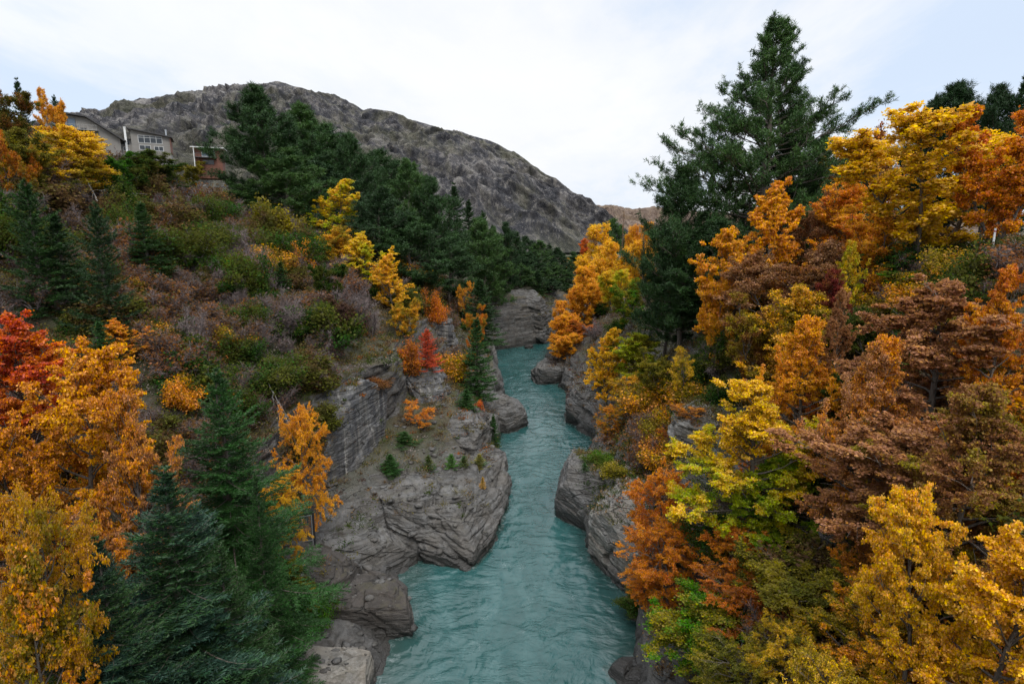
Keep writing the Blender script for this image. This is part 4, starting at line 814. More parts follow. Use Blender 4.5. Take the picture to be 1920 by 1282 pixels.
# ---- left top: around the houses
HT = [
 ('round_0', 122, 238, 372, 150, YEL, OLI, 'large yellow tree below the long house', .4),
 ('fir_1', 30, 143, 300, 52, PID, PID, 'dark pointed conifer at the top left skyline', 0),
 ('round_1', 8, 150, 300, 90, OLD, RUST, 'brown-green tree cut by the top left edge', 0),
 ('round_2', 88, 172, 290, 50, GOLD, AMB, 'small golden tree on the skyline left of the long house', 0),
 ('fir_2', 100, 175, 285, 44, PID, PID, 'dark conifer tucked behind the small golden skyline tree', 0),
 ('thin_0', 152, 190, 262, 40, AMB, ORG, 'sparse orange tree rising behind the roof of the long house', 0),
 ('thin_1', 196, 215, 275, 44, AMB, GOLD, 'low sparse orange tree behind the gable end of the long house', 0),
 ('column', 407, 226, 300, 26, OLI, GOLD, 'yellow-green columnar poplar between the brown hut and the pines', 0),
 ('round_2', 342, 260, 305, 34, RED, ORG, 'small red-orange tree right of the pale two-storey house', 0),
 ('thin_0', 385, 262, 300, 34, AMB, RUST, 'thin orange tree behind the roof of the brown hut', 0),
 ('round_1', 205, 285, 370, 70, DGR, GRN, 'dark green tree right of the large yellow tree', 0),
 ('round_0', 285, 284, 370, 100, OLD, DGR, 'olive-green tree crown just below the pale two-storey house', 0),
 ('round_2', 240, 300, 370, 70, DGR, OLD, 'green bushy tree below the deck beside the pale house', 0),
 ('round_1', 345, 300, 360, 60, OLI, OLD, 'grey-olive bushy tree below the red-orange tree', 0),
 ('round_0', 40, 245, 380, 110, OLD, OLI, 'green and olive tree at the upper left edge beside the yellow tree', 0),
 ('round_2', 15, 250, 400, 80, ORG, OLI, 'orange-tinged tree cut by the upper left edge', 0),
 ('fir_2', 175, 372, 625, 125, PID, PID, 'dark drooping fir in the middle of the left hillside', 0),
 ('fir_0', 262, 375, 520, 92, PIN, DGR, 'dark green fir standing behind the drooping fir on the left hillside', 0),
 ('fir_2', 45, 330, 560, 140, PID, DGR, 'large dark fir at the left edge below the orange-tinged tree', 0),
 ('fir_0', 100, 395, 560, 110, PID, PIN, 'dark fir between the left edge fir and the drooping fir', 0),
 ('seedling', 322, 405, 445, 30, DGR, DGR, 'small round dark green conifer among grey shrubs', 0),
 ('shrub_leafy_0', 512, 388, 455, 95, OLI, OLD, 'broad olive bush at the foot of the left pine grove', 0),
 ('shrub_leafy_1', 420, 490, 535, 80, LIME, GRN, 'bright green bush with yellow leaves on the left hillside', 0),
 ('shrub_leafy_2', 557, 458, 520, 56, AMB, RUST, 'rounded orange-brown shrub right of the bright green bush', 0),
 ('round_1', 615, 480, 590, 74, DGR, OLD, 'soft dark green bushy sapling below the yellow maple', 0),
 ('fir_1', 525, 488, 545, 44, DGR, DGR, 'small green fir left of the orange-brown shrub', 0),
 ('shrub_leafy_3', 410, 368, 400, 34, GOLD, AMB, 'small gold shrub on the slope below the brown hut', 0),
 ('shrub_leafy_2', 378, 318, 345, 30, AMB, GOLD, 'tiny orange shrub directly below the brown hut', 0),
 ('maple_0', 628, 338, 470, 98, YEL, LIME, 'tall yellow maple in front of the dark pine grove', .3),
 ('round_0', 630, 425, 525, 70, OLI, GOLD, 'brownish yellow tree at the foot of the tall yellow maple', 0),
 ('maple_1', 688, 438, 560, 96, YEL, LIME, 'yellow-green maple down the slope from the tall yellow maple', .2),
 ('maple_2', 735, 478, 590, 84, YEL, GOLD, 'golden maple at the lower end of the line of yellow trees', 0),
 ('round_2', 757, 560, 640, 56, OLI, GOLD, 'dull yellow bushy tree above the small red tree', 0),
 ('thin_1', 868, 528, 600, 34, GOLD, AMB, 'thin golden sapling between pine trunks above the rock pillar', 0),
 ('shrub_leafy_2', 815, 548, 600, 48, ORG, RUST, 'rust-orange shrub above the dark rock pillar', 0),
 ('round_1', 890, 575, 680, 46, OLI, ORG, 'olive and orange leaning tree behind the tall fir', 0),
 ('fir_2', 800, 614, 690, 58, RED, RED, 'small cone-shaped red tree on the left cliff top', 0),
 ('shrub_leafy_0', 765, 645, 690, 52, ORG, RUST, 'orange-brown shrub at the left of the small red tree', 0),
 ('shrub_leafy_1', 856, 685, 715, 26, RED, ORG, 'small red shrub on the rock left of the tall fir', 0),
 ('round_2', 640, 555, 640, 70, BRN, PUR, 'brownish bare-topped bushy tree in the middle left slope', 0),
]
for key, px, t_, b_, w_, c_, c2, lab, zm in HT: at_px(key, px, t_, b_, w_, c_, c2, lab, zmix=zm, name='larch_tree' if c_ is RED and key[0] == 'f' else None)
# ---- left cliff and ledge
LC = [
 ('fir_0', 893, 592, 74, 72, FGR, PIN, 'tall green fir standing on the rocks by the river, left bank'),
 ('fir_1', 874, 728, 66, 46, FGR, DGR, 'short fir at the foot of the tall riverside fir'),
 ('fir_2', 758, 808, 57, 54, DGR, DGR, 'dark green fir at the foot of the streaked rock wall'),
 ('fir_0', 731, 850, 53, 46, DGR, FGR, 'low wide fir in front of the dark green fir by the streaked wall'),
 ('seedling', 803, 852, 54, 30, FGR, OLD, 'bright green seedling fir, leftmost on the flat ledge'),
 ('seedling', 846, 850, 54.5, 30, FGR, GRN, 'bright green seedling fir in the middle of the ledge row, left of its twin'),
 ('seedling', 870, 854, 54.8, 26, FGR, OLD, 'small seedling fir touching its larger neighbour on the ledge'),
 ('seedling', 899, 850, 55.5, 32, OLI, FGR, 'yellow-green seedling fir, rightmost on the flat ledge'),
 ('fir_1', 925, 775, 66, 34, DGR, FGR, 'narrow dark fir at the water edge left of the rounded rock'),
 ('seedling', 905, 893, 52, 14, OLI, GOLD, 'tiny yellow seedling near the river edge of the ledge'),
 ('shrub_leafy_3', 901, 755, 68, 24, RED, ORG, 'small red shrub beside the foot of the tall riverside fir'),
 ('thin_0', 790, 752, 60, 60, AMB, ORG, 'thin orange sapling above the cracked rock step'),
 ('shrub_leafy_2', 712, 812, 58, 60, RUST, BRN, 'rust-brown shrub left of the fir at the streaked wall foot'),
]
for key, px, t_, Y, w_, c_, c2, lab in LC: at_px(key, px, t_, t_ + 60, w_, c_, c2, lab, Y=Y, cat='conifer' if 'fir' in lab[:60] and key[0] in 'fs' and 'shrub' not in key else None)
# ---- left foreground
at_px('weeping_' if False else 'weeping', 572, 765, 905, 112, AMB, GOLD, 'golden small-leaved tree leaning in front of the streaked rock wall', Y=42)
at_px('weeping', 520, 895, 1000, 84, YEL, GOLD, 'bright yellow low tree beside the gated tunnel', Y=38)
at_px('big_leaf_0', 25, 592, 900, 220, RED, ORG, 'red maple at the left edge', Y=31, zmix=0.0)
at_px('big_leaf_1', 120, 655, 1000, 240, (.60, .23, .012, 1), GOLD, 'broad golden-orange maple below the red maple', Y=27, zmix=0.0)
at_px('maple_near_0', 238, 735, 1000, 190, COP, AMB, 'copper-brown leaved maple left of the big green spruce', Y=26)
at_px('big_leaf_0', 25, 780, 1100, 160, (.40, .15, .012, 1), AMB, 'orange maple at the left edge under the red maple', Y=24)
at_px('maple_1', 228, 600, 730, 84, GOLD, ORG, 'small golden tree on the slope right of the red maple', Y=44)
at_px('fir_0', 184, 598, 745, 64, PIN, FGR, 'narrow green fir left of the small golden slope tree', Y=42)
at_px('weeping', 70, 915, 1200, 205, (.58, .28, .010, 1), OLI, 'drooping yellow tree in the lower left corner', Y=19, zmix=0.2)
at_px('maple_2', 20, 1040, 1282, 220, OLI, AMB, 'dull olive and orange tree at the bottom left corner', Y=17)
at_px('fir_near_0', 405, 685, 1282, 340, FGR, FIRG, 'big green spruce with a thin light tip rising over the left slope', Y=32)
at_px('fir_near_1', 306, 868, 1282, 430, FIRB, FIRG, 'big blue-green spruce in the lower left foreground', Y=23)
at_px('fir_near_0', 478, 880, 1200, 150, FIRG, FGR, 'green spruce with drooping sprays at the right of the big blue-green one', Y=29)
at_px('fir_near_1', 180, 1000, 1282, 280, FIRB, PIN, 'dark blue-green spruce in front of the drooping yellow tree', Y=20)
at_px('fir_near_0', 410, 1010, 1282, 290, FIRG, PIN, 'dark green spruce cut by the bottom edge below the big ones', Y=23)
at_px('round_0', 548, 1050, 1180, 80, OLD, OLI, 'low green and yellow bushy tree on the rocks near the tunnel', Y=34)
at_px('shrub_leafy_1', 585, 1110, 1180, 70, OLD, GRN, 'mossy green shrub spilling over the near left rocks', Y=34.5)
# ---- right bank
at_px('giant_pine', 1448, 16, 600, 400, PIN, PIB, 'giant pine towering over the right bank', Y=72, cat='pine', rz=0.35)
RP = [
 ('pine_1', 1292, 300, 68, 190, PIN, PID, 'dark pine at the left foot of the giant pine'),
 ('pine_2', 1350, 400, 64, 190, PID, PIN, 'dark shaded pine below the giant pine trunk'),
 ('pine_3', 1258, 430, 72, 110, PID, PIN, 'low dark pine beside the golden willows'),
 ('pine_0', 1530, 250, 80, 140, PIN, PID, 'pine at the right side of the giant pine'),
 ('pine_3', 1742, 172, 80, 140, PID, PID, 'dark fir on the upper right skyline, left end of its row'),
 ('pine_2', 1815, 142, 78, 190, PID, PID, 'broad dark fir in the middle of the upper right skyline row'),
 ('pine_1', 1880, 150, 72, 150, PID, PID, 'dark fir near the upper right corner'),
 ('fir_2', 1925, 135, 70, 130, PID, PID, 'dark fir cut by the upper right edge'),
 ('pine_0', 1478, 245, 75, 170, PIN, PID, 'dark pine standing in front of the giant pine trunk, behind the upright orange maple'),
 ('pine_2', 1152, 405, 190, 60, PIB, PIN, 'dark green pine showing behind the golden willows'),
]
for key, px, t_, Y, w_, c_, c2, lab in RP: at_px(key, px, t_, t_ + 250, w_, c_, c2, lab, Y=Y, cat='pine' if key[0] == 'p' else 'conifer')
RT = [
 ('round_1', 1715, 500, 41, 120, OLD, GRN, 'low green tree on the bank above the tall pinkish brown maple', 0, None),
 ('shrub_leafy_0', 1800, 486, 37, 100, DGR, OLD, 'green bank shrub right of the low green tree', 0, None),
 ('round_2', 1650, 565, 37, 110, DGR, OLD, 'dark green tree between the wine-red bush tree and the copper maples', 0, None),
 ('round_0', 1610, 700, 34, 110, DGR, OLD, 'dark green small tree in the gap right of the orange maple', 0, None),
 ('shrub_leafy_1', 1128, 872, 54, 62, GRN, OLD, 'green shrub on top of the smooth rock nose, right bank', 0, None),
 ('seedling', 1096, 882, 53, 18, FGR, DGR, 'tiny dark fir at the water edge of the smooth rock nose, right bank', 0, None),
 ('shrub_leafy_0', 1160, 925, 49, 60, OLD, OLI, 'olive shrub between the rock nose and the pale layered cliff, right bank', 0, None),
 ('shrub_bare_2', 1150, 835, 60, 80, BRN, RUST, 'brown half-bare shrub on the slope above the smooth rock nose', 0, None),
 ('shrub_leafy_0', 1190, 1120, 38.5, 60, OLD, DGR, 'dark green shrub hanging at the foot of the pale layered cliff', 0, None),
 ('weeping', 1215, 1090, 36, 90, ORG, AMB, 'small orange bush-tree hanging above the leaning pale slab', 0, None),
 ('vase_0', 1775, 222, 44, 310, YEL, YEL, 'large golden fan-shaped tree beside the road at the upper right', 0, None),
 ('vase_1', 1905, 192, 40, 170, AMB, ORG, 'orange-brown tree cut by the upper right edge', 0, None),
 ('thin_0', 1640, 248, 72, 130, RUST, ORG, 'thin russet tree against the sky left of the golden fan-shaped tree', 0, None),
 ('round_0', 1640, 275, 66, 110, RUST, COPD, 'russet bushy tree under the thin russet tree', 0, None),
 ('vase_0', 1572, 274, 76, 56, GOLD, YEL, 'small golden tree right of the giant pine', 0, None),
 ('maple_1', 1452, 340, 56, 150, AMB, GOLD, 'upright orange maple in front of the giant pine', 0, None),
 ('maple_0', 1388, 432, 54, 140, GOLD, AMB, 'golden maple leaning left below the upright orange maple', .2, None),
 ('round_1', 1360, 500, 53, 90, AMB, GOLD, 'orange lower crown left of the rust thicket', 0, None),
 ('round_2', 1530, 360, 58, 110, COPD, TAN, 'tan-brown sparse tree right of the upright orange maple', 0, None),
 ('round_0', 1600, 338, 54, 120, GOLD, ORG, 'gold and orange tree between the tan tree and the golden fan-shaped tree', 0, None),
 ('round_1', 1672, 385, 46, 140, GOLD, AMB, 'orange-gold tree at the foot of the golden fan-shaped tree', 0, None),
 ('round_2', 1470, 455, 48, 200, RUST, TAN, 'wide russet tree below the upright orange maple', 0, None),
 ('maple_2', 1592, 455, 44, 80, YEL, LIME, 'small yellow tree inside the russet thicket', 0, None),
 ('round_0', 1570, 508, 42, 66, WINE, RUST, 'wine-red bush tree in the middle of the right slope', 0, None),
 ('round_1', 1430, 560, 44, 150, RUST, OLI, 'rust and olive coloured tree under the golden maple', 0, None),
 ('round_0', 1500, 540, 41, 150, OLI, GOLD, 'olive-gold tree left of the wine-red bush tree', 0, None),
 ('maple_near_0', 1585, 548, 36, 90, COP, RUST, 'narrow coppery tree top above the orange maple', 0, None),
 ('maple_near_1', 1520, 600, 35, 190, AMB, GOLD, 'orange maple with open layered branches in the middle right', 0, None),
 ('maple_near_0', 1425, 715, 33, 290, YEL, LIME, 'broad yellow maple with paler lower branches, middle right', .5, None),
 ('maple_near_1', 1480, 862, 32, 230, LIME, GRN, 'green and lime maple crown below the broad yellow maple', .3, None),
 ('big_leaf_0', 1775, 535, 28, 320, COP, COPD, 'tall pinkish brown maple on the right slope', 0, None),
 ('maple_near_1', 1665, 640, 27, 230, COP, AMB, 'pinkish brown maple crown left of the tall one', 0, None),
 ('big_leaf_1', 1700, 780, 25, 340, COP, COPD, 'low spreading pinkish brown maple above the yellow foreground tree', 0, None),
 ('maple_near_1', 1830, 720, 22, 360, COPD, OLI, 'dark coppery maple at the right edge', 0, None),
 ('maple_near_0', 1895, 505, 26, 150, ORG, GOLD, 'orange and gold tree cut by the right edge', .3, None),
 ('big_leaf_1', 1752, 925, 18, 210, YEL, GOLD, 'bright yellow maple in the lower right foreground', 0, None),
 ('big_leaf_0', 1895, 985, 16, 290, GOLD, YEL, 'golden yellow maple filling the lower right corner', 0, None),
 ('maple_near_1', 1650, 990, 23, 170, AMB, RUST, 'orange-brown tree left of the bright yellow foreground maple', 0, None),
 ('maple_near_0', 1665, 1100, 20, 260, OLI, AMB, 'olive and gold tree at the bottom right of centre', 0, None),
 ('weeping', 1238, 886, 37, 150, ORG, AMB, 'dense orange bush-tree above the pale river cliff', 0, None),
 ('weeping', 1262, 985, 34.5, 165, AMB, ORG, 'dense orange bush-tree hanging lower towards the water', 0, None),
 ('weeping', 1372, 985, 31, 150, ORG, AMB, 'orange bush-tree right of the dense ones over the river cliff', 0, None),
 ('weeping', 1380, 1085, 28, 190, ORG, RUST, 'rust-orange bush-tree near the bottom of the right bank', 0, None),
 ('round_1', 1480, 1000, 28, 240, OLD, OLI, 'grey-green fine-leaved tree below the green maple', 0, None),
 ('round_2', 1560, 1070, 24, 240, OLI, OLD, 'olive green tree left of the olive and gold tree', 0, None),
 ('weeping', 1490, 1178, 22, 150, YEL, OLI, 'yellow-olive bush-tree at the bottom right of the orange ones', 0, None),
 ('weeping', 1560, 1225, 18.5, 240, OLI, YEL, 'yellow-green bush-tree cut by the bottom edge', 0, None),
 ('round_0', 1318, 1120, 28, 210, GRN, OLI, 'green and orange bushy tree above the leaning pale slab', 0, None),
 ('weeping', 1400, 1215, 23, 240, OLD, OLI, 'green bush-tree at the bottom edge right of the leaning slab', 0, None),
 ('round_0', 1200, 628, 70, 100, LIME, OLI, 'lime green tree right of the small bright yellow maple', 0, None),
 ('maple_0', 1142, 614, 74, 88, YEL, GOLD, 'small bright yellow maple above the grey bluff', 0, None),
 ('weeping', 1180, 705, 62, 100, OLI, GOLD, 'olive-gold bush-tree hanging over the grey bluff', 0, None),
 ('weeping', 1148, 762, 60, 60, AMB, OLI, 'orange drooping bush at the water side of the grey bluff', 0, None),
 ('round_2', 1185, 525, 96, 80, GRN, OLI, 'green tree in front of the golden willows', 0, None),
 ('round_1', 1240, 660, 56, 90, OLD, OLI, 'green bush-tree between the lime tree and the grey thicket', 0, None),
 ('thin_1', 1292, 655, 52, 70, YEL, OLI, 'thin yellow bush above the bare pale rock face', 0, None),
 ('thin_0', 1285, 758, 46, 70, AMB, RUST, 'thin orange bush left of the bare pale rock face', 0, None),
 ('willow_0', 1150, 424, 152, 100, GOLD, YEL, 'golden willow with domed crown, topmost on the right bank', 0, None),
 ('willow_1', 1205, 420, 148, 64, AMB, GOLD, 'orange-gold willow right of the topmost willow', 0, None),
 ('willow_1', 1195, 448, 135, 84, YEL, GOLD, 'second golden willow in front of the topmost pair', 0, None),
 ('willow_0', 1118, 455, 140, 74, GOLD, YEL, 'golden willow on the left flank of the topmost willow', 0, None),
 ('willow_0', 1112, 498, 126, 90, GOLD, AMB, 'golden willow midway down the bank above the bend', 0, None),
 ('willow_1', 1150, 505, 118, 70, YEL, LIME, 'yellow willow beside the green tree on the right bank', 0, None),
 ('willow_1', 1085, 530, 122, 70, GOLD, AMB, 'golden willow on the steep bank above the river bend', 0, None),
 ('willow_0', 1058, 568, 116, 72, AMB, GOLD, 'round orange-gold willow leaning over the river', 0, None),
 ('willow_1', 1050, 625, 110, 66, GOLD, AMB, 'lowest orange-gold willow almost touching the water', 0, None),
 ('willow_0', 1092, 600, 112, 46, ORG, RUST, 'small rust-orange bush-tree between the willows and the fence', 0, None),
 ('bare_column', 1166, 398, 165, 14, TAN, BRN, 'bare brown poplar spire behind the golden willows', 0, None),
 ('bare_column', 1211, 415, 128, 16, TAN, BRN, 'bare brown poplar spire beside the dark pines', 0, None),
 ('round_0', 1098, 448, 260, 26, ORG, RED, 'tiny far orange tree left of the willows', 0, None),
 ('round_1', 1072, 478, 230, 40, GOLD, YEL, 'far low golden tree behind the conifer wood', 0, None),
]
for key, px, t_, Y, w_, c_, c2, lab, zm, g in RT: at_px(key, px, t_, t_ + 120, w_, c_, c2, lab, Y=Y, zmix=zm, group=g)
# ------------------------------------------------------------------ shrubs scattered on both slopes (each a plant of its own)
rs = np.random.RandomState(5)
KINDS = [  # key, colours, wording, weights left, right
 ('shrub_bare_0', PUR, BRN, 'purplish brown bare-twigged shrub', 5, 2), ('shrub_bare_1', GRY, PUR, 'grey bare-twigged shrub', 4.5, 2), ('shrub_bare_2', RUST, BRN, 'rust-brown half-bare shrub', 5.5, 3.5),
 ('shrub_leafy_0', BRN, OLD, 'brown-olive leafy shrub', 6, 4), ('shrub_leafy_1', OLD, DGR, 'dull green leafy shrub', 3.5, 4), ('shrub_leafy_2', DGR, OLD, 'dark green leafy shrub', 2.4, 3),
 ('shrub_leafy_3', OLI, AMB, 'olive and yellow shrub', .8, 3.5), ('shrub_bare_3', WINE, BRN, 'wine-tinted bare shrub', 2, 1.5), ('shrub_leafy_2', ORG, RUST, 'orange-leaved shrub', .12, 1.6)]
ZONES = [('on the left slope between the cliff and the houses', -88, -14, 44, 128, 290, 4, (1.7, 3.9)), ('on the near left slope', -60, -19, 20, 60, 90, 4, (1.4, 2.8)),
         ('just above the streaked rock wall', -37, -18, 38, 76, 75, 4, (1.1, 2.1)),
         ('along the left bank between cliff top and pines', -38, -8, 46, 142, 150, 4, (1.3, 2.9)), ('on the right slope below the road', 11, 36, 14, 62, 130, 5, (1.2, 2.6)), ('on the far part of the right slope', 13, 50, 62, 150, 70, 5, (1.4, 3.0))]
for where, x0, x1, y0, y1, cnt, wi, (s0, s1) in ZONES:
    wts = np.array([k_[wi] for k_ in KINDS]); wts = wts / wts.sum(); done = 0; tries = 0
    while done < cnt and tries < cnt * 12:
        tries += 1
        x = rs.uniform(x0, x1); y = rs.uniform(y0, y1); hh = bvh.ray_cast(Vector((x, y, 200)), Vector((0, 0, -1)))
        if hh[0] is None or hh[0].z < 3.0 or hh[1].z < 0.45 or abs(x) > 0.97 * y + 4: continue
        if x > 0 and hh[0].z > 25.6 and y < 60: continue
        if x < -58 and y > 98: continue
        if -17.5 < x < 0 and y < 73 or 0 < x < 12.5 and y < 64: continue
        b = perlin(np.array([[x * 0.05, y * 0.05, 3.0], [x * 0.05 + 20, y * 0.05, 3.0]])); sh = np.roll(wts, 0) * np.exp(1.6 * np.sin(np.arange(len(wts)) * 1.7 + b[0] * 9)); sh /= sh.sum()
        ki = rs.choice(len(KINDS), p=sh); key, ca, cb, word = KINDS[ki][:4]; s = rs.uniform(s0, s1)
        plant(key, x, y, hh[0].z, s * rs.uniform(0.9, 1.3), s * rs.uniform(0.8, 1.15), ca, cb, word + ' ' + where, group=word + 's ' + where, tilt=0.12, sink=0.15, name='bare_shrub' if key[-6:] in ('bare_0', 'bare_1') else 'scrub_bush' if 'bare' in key else 'bush' if key[-1] in '23' else 'shrub', cat='shrub')
        done += 1
# ------------------------------------------------------------------ undergrowth: grass, fern and low scrub nobody could count
def undergrowth(name, regions, seed, label):
    rng = np.random.RandomState(seed); PTS = []; NR = []
    for x0, x1, y0, y1, dens, zmin in regions:
        n = int((x1 - x0) * (y1 - y0) * dens); xs = rng.uniform(x0, x1, n); ys_ = rng.uniform(y0, y1, n); ok = np.abs(xs) < 0.97 * ys_ + 5; xs, ys_ = xs[ok], ys_[ok]
        for x, y in zip(xs, ys_):
            h = bvh.ray_cast(Vector((x, y, 200)), Vector((0, 0, -1)))
            if h[0] is None or h[0].z < zmin or h[1].z < 0.42: continue
            if h[0].z < 8.3 and x < 0 and rng.rand() < (0.78 if h[0].z < 5.4 else 0.45): continue
            PTS.append(h[0][:]); NR.append(h[1][:])
    p = np.array(PTS); n = np.array(NR); K = 40; N = len(p) * K; idx = np.repeat(np.arange(len(p)), K)
    big = perlin(p * 0.06 + 5); med = perlin(p * 0.25 + 9); r = rng.rand(len(p)); t = big * 0.9 + med * 0.5 + rng.normal(size=len(p)) * 0.22
    pal = np.array([lin(88, 66, 60)[:3], lin(104, 84, 60)[:3], lin(96, 88, 44)[:3], lin(66, 78, 34)[:3], lin(48, 66, 30)[:3], lin(120, 98, 66)[:3], lin(128, 118, 112)[:3], lin(140, 84, 40)[:3]])
    ci = np.clip(((t + 0.8) / 1.6 * 5).astype(int), 0, 4); ci = np.where(r < 0.10, 5, np.where(r < 0.17, 6, np.where(r < 0.21, 7, ci)))
    base = pal[ci]; size = rng.uniform(0.35, 1.0, len(p)) * (1 + 0.5 * np.clip(med, 0, 1)); grass = rng.rand(len(p)) < 0.4
    o = rng.normal(size=(N, 3)) * [0.5, 0.5, 0.3]; o[:, 2] = np.abs(o[:, 2]) + 0.05; o *= size[idx][:, None]
    g = grass[idx]; pos = p[idx] + o * np.where(g, 0.5, 1.0)[:, None]; pos[:, 2] = np.where(g, p[idx][:, 2] - 0.05, pos[:, 2])
    d = np.where(g[:, None], norm(o * [1.2, 1.2, 0.2] + [0, 0, 0.5]), rand_unit(rng, N)); nn = norm(np.cross(d, rand_unit(rng, N)))
    L = np.where(g, rng.uniform(0.35, 0.8, N) * size[idx] * 1.3, rng.uniform(0.10, 0.24, N)); W = np.where(g, 0.035, rng.uniform(0.06, 0.14, N))
    pos = pos + d * (L * np.where(g, 0.5, 0.0))[:, None]
    v, f, a = leaf_cards(pos, d, nn, L, W, rng, pos[:, 2])
    col = base[idx] * rng.uniform(0.55, 1.5, N)[:, None]; col = np.column_stack([np.clip(col, 0, 1), np.ones(N)])
    me = make_mesh(name, v, f, dict(Col=col)); tag(link(name, me, M['cover']), label, None, None, 'stuff'); print(name, len(p), N)
undergrowth('undergrowth', [(-95, -17, 15, 70, 3.6, 2.6), (-17, -2, 28, 75, 2.0, 2.6), (-110, -4, 70, 150, 1.6, 3.2)], 11, 'low brown and green scrub and grass covering the left slope')
undergrowth('undergrowth', [(7, 50, 12, 62, 3.4, 2.2), (7, 60, 62, 160, 1.2, 3.0)], 12, 'low scrub and grass covering the right slope')
print('plants', time.time() - T0)
# ------------------------------------------------------------------ houses on the left skyline, road, fence, gate, deadwood
WALL = plain('pale_render_wall', (0.23, 0.215, 0.195, 1), 0.85, nscale=1.5); WALG = plain('grey_block_wall', (0.30, 0.29, 0.27, 1), 0.9, nscale=2)
ROOF = plain('dark_metal_roof', (0.045, 0.042, 0.042, 1), 0.5, nscale=1.0); BRW = plain('redbrown_boards', (0.16, 0.065, 0.042, 1), 0.8, nscale=3, namt=0.4)
GLASS = plain('dark_window_glass', (0.03, 0.037, 0.045, 1), 0.08); GLB = plain('sky_lit_glass', (0.10, 0.14, 0.19, 1), 0.12); WHT = plain('white_paint', (0.72, 0.72, 0.70, 1), 0.5, nscale=4, namt=0.08)
STEEL = plain('galvanised_steel', (0.50, 0.51, 0.52, 1), 0.4, metal=0.8, nscale=5); DKF = plain('dark_frame', (0.05, 0.05, 0.055, 1), 0.5); WOOD = plain('weathered_timber', (0.17, 0.135, 0.10, 1), 0.85, nscale=6, namt=0.4)
TARM = plain('road_asphalt', (0.055, 0.055, 0.056, 1), 0.9, nscale=3, namt=0.3); REDP = plain('red_reflector', (0.35, 0.03, 0.05, 1), 0.4); TYRE = plain('black_rubber', (0.02, 0.02, 0.02, 1), 0.8)
def house(name, px, py, Y, rz, label):
    a = P(px, py, Y); r = empty(name, tuple(a)); r.rotation_euler = (0, 0, math.radians(rz)); return tag(r, label, 'house')
def win(parent, x0, x1, z0, z1, y, n=1, frame=DKF, glass=GLASS, fw=0.07, transom=None):
    f = MB(); f.box(x0 - fw, x1 + fw, y - 0.06, y + 0.05, z0 - fw, z0); f.box(x0 - fw, x1 + fw, y - 0.06, y + 0.05, z1, z1 + fw)
    for q in range(n + 1):
        xx = x0 + (x1 - x0) * q / n; f.box(xx - fw / 2, xx + fw / 2, y - 0.056, y + 0.05, z0 + .001, z1 - .001)
    if transom: f.box(x0, x1, y - 0.052, y + 0.04, transom, transom + fw)
    w_ = f.build('window', frame, parent); g = MB(); g.box(x0, x1, y - 0.012, y + 0.02, z0, z1); g.build('pane', glass, w_)
# pale two-storey house
h = house('two_storey_house', 286, 286, 130, 27, 'pale two-storey house with a band of dark windows under a tilted roof')
m_ = MB(); m_.prism([(-4.2, -3), (4.0, -3), (4.0, 3.7), (-4.2, 5.0)], 0, 7); m_.build('wall', WALL, h)
m_ = MB(); m_.prism([(-4.9, 5.12), (4.6, 3.62), (4.6, 3.86), (-4.9, 5.38)], -0.8, 7.8); m_.build('roof', ROOF, h)
m_ = MB(); m_.box(4.003, 4.12, -0.5, 7.3, 0.2, 3.45); m_.build('side_cladding', BRW, h)
win(h, -2.7, 2.3, 2.15, 3.75, -0.01, 4, WHT, transom=3.3); win(h, -2.6, -0.3, 0.55, 1.5, -0.01, 2, WHT); win(h, 0.5, 2.4, 0.45, 1.4, -0.01, 2, WHT)
m_ = MB(); m_.box(-4.22, 4.02, -0.03, 0.0, 1.78, 1.84); m_.build('string_course', WALG, h)
v, f = tubes([(np.array([[3.2, 2, 3.6], [3.2, 2, 5.6]]), [.16, .16]), (np.array([[3.2, 2, 5.55], [3.2, 2, 5.75]]), [.24, .24])], 10); link('flue', make_mesh('flue', v, f, smooth=True), STEEL, h)
m_ = MB(); m_.box(-9.4, -4.204, 0.4, 6, -3, 1.5); m_.build('wing_wall', WALL, h)
m_ = MB(); m_.box(-9.0, -4.21, 2.5, 6, 1.502, 2.9); m_.build('glazed_wing', WALG, h)
m_ = MB(); m_.box(-9.8, -4.3, 2.0, 6.4, 2.902, 3.1); m_.build('wing_roof', ROOF, h)
m_ = MB(); m_.box(-9.4, -4.25, 0.42, 0.48, 2.3, 2.36)
for q in range(12): m_.box(-9.38 + q * .46, -9.33 + q * .46, 0.42, 0.47, 1.5, 2.3)
m_.build('deck_railing', DKF, h)
win(h, -8.4, -6.9, 1.7, 2.6, 2.49, 2); win(h, -6.4, -4.9, 1.7, 2.6, 2.49, 2, glass=GLB); win(h, -6.0, -4.9, 0.1, 0.9, 0.39, 1, WHT)
# long gabled house
h.scale = (.88, .88, .9)
h = house('long_house', 150, 262, 124, 24, 'long low house with a dark sloping roof above the large yellow tree')
m_ = MB(); m_.prism([(-6.2, -3), (7.4, -3), (7.4, 0.6), (1.6, 4.6), (-6.2, 5.5)], 0, 8); m_.build('wall', WALL, h)
m_ = MB(); m_.prism([(-6.9, 5.65), (1.65, 4.72), (8.4, 0.05), (8.5, 0.33), (1.75, 5.0), (-6.9, 5.95)], -1.0, 9); m_.build('roof', ROOF, h)
win(h, -4.6, -0.4, 2.6, 4.3, -0.01, 3, glass=GLB); win(h, 0.4, 1.4, 0.6, 2.4, -0.01, 1)
m_ = MB(); m_.box(-6.3, 3.6, -1.4, -0.001, 1.9, 2.05); 
for q in range(14): m_.box(-6.28 + q * .75, -6.22 + q * .75, -1.38, -1.33, 2.05, 2.95)
m_.box(-6.3, 3.6, -1.4, -1.33, 2.95, 3.01); m_.build('balcony', WALG, h)
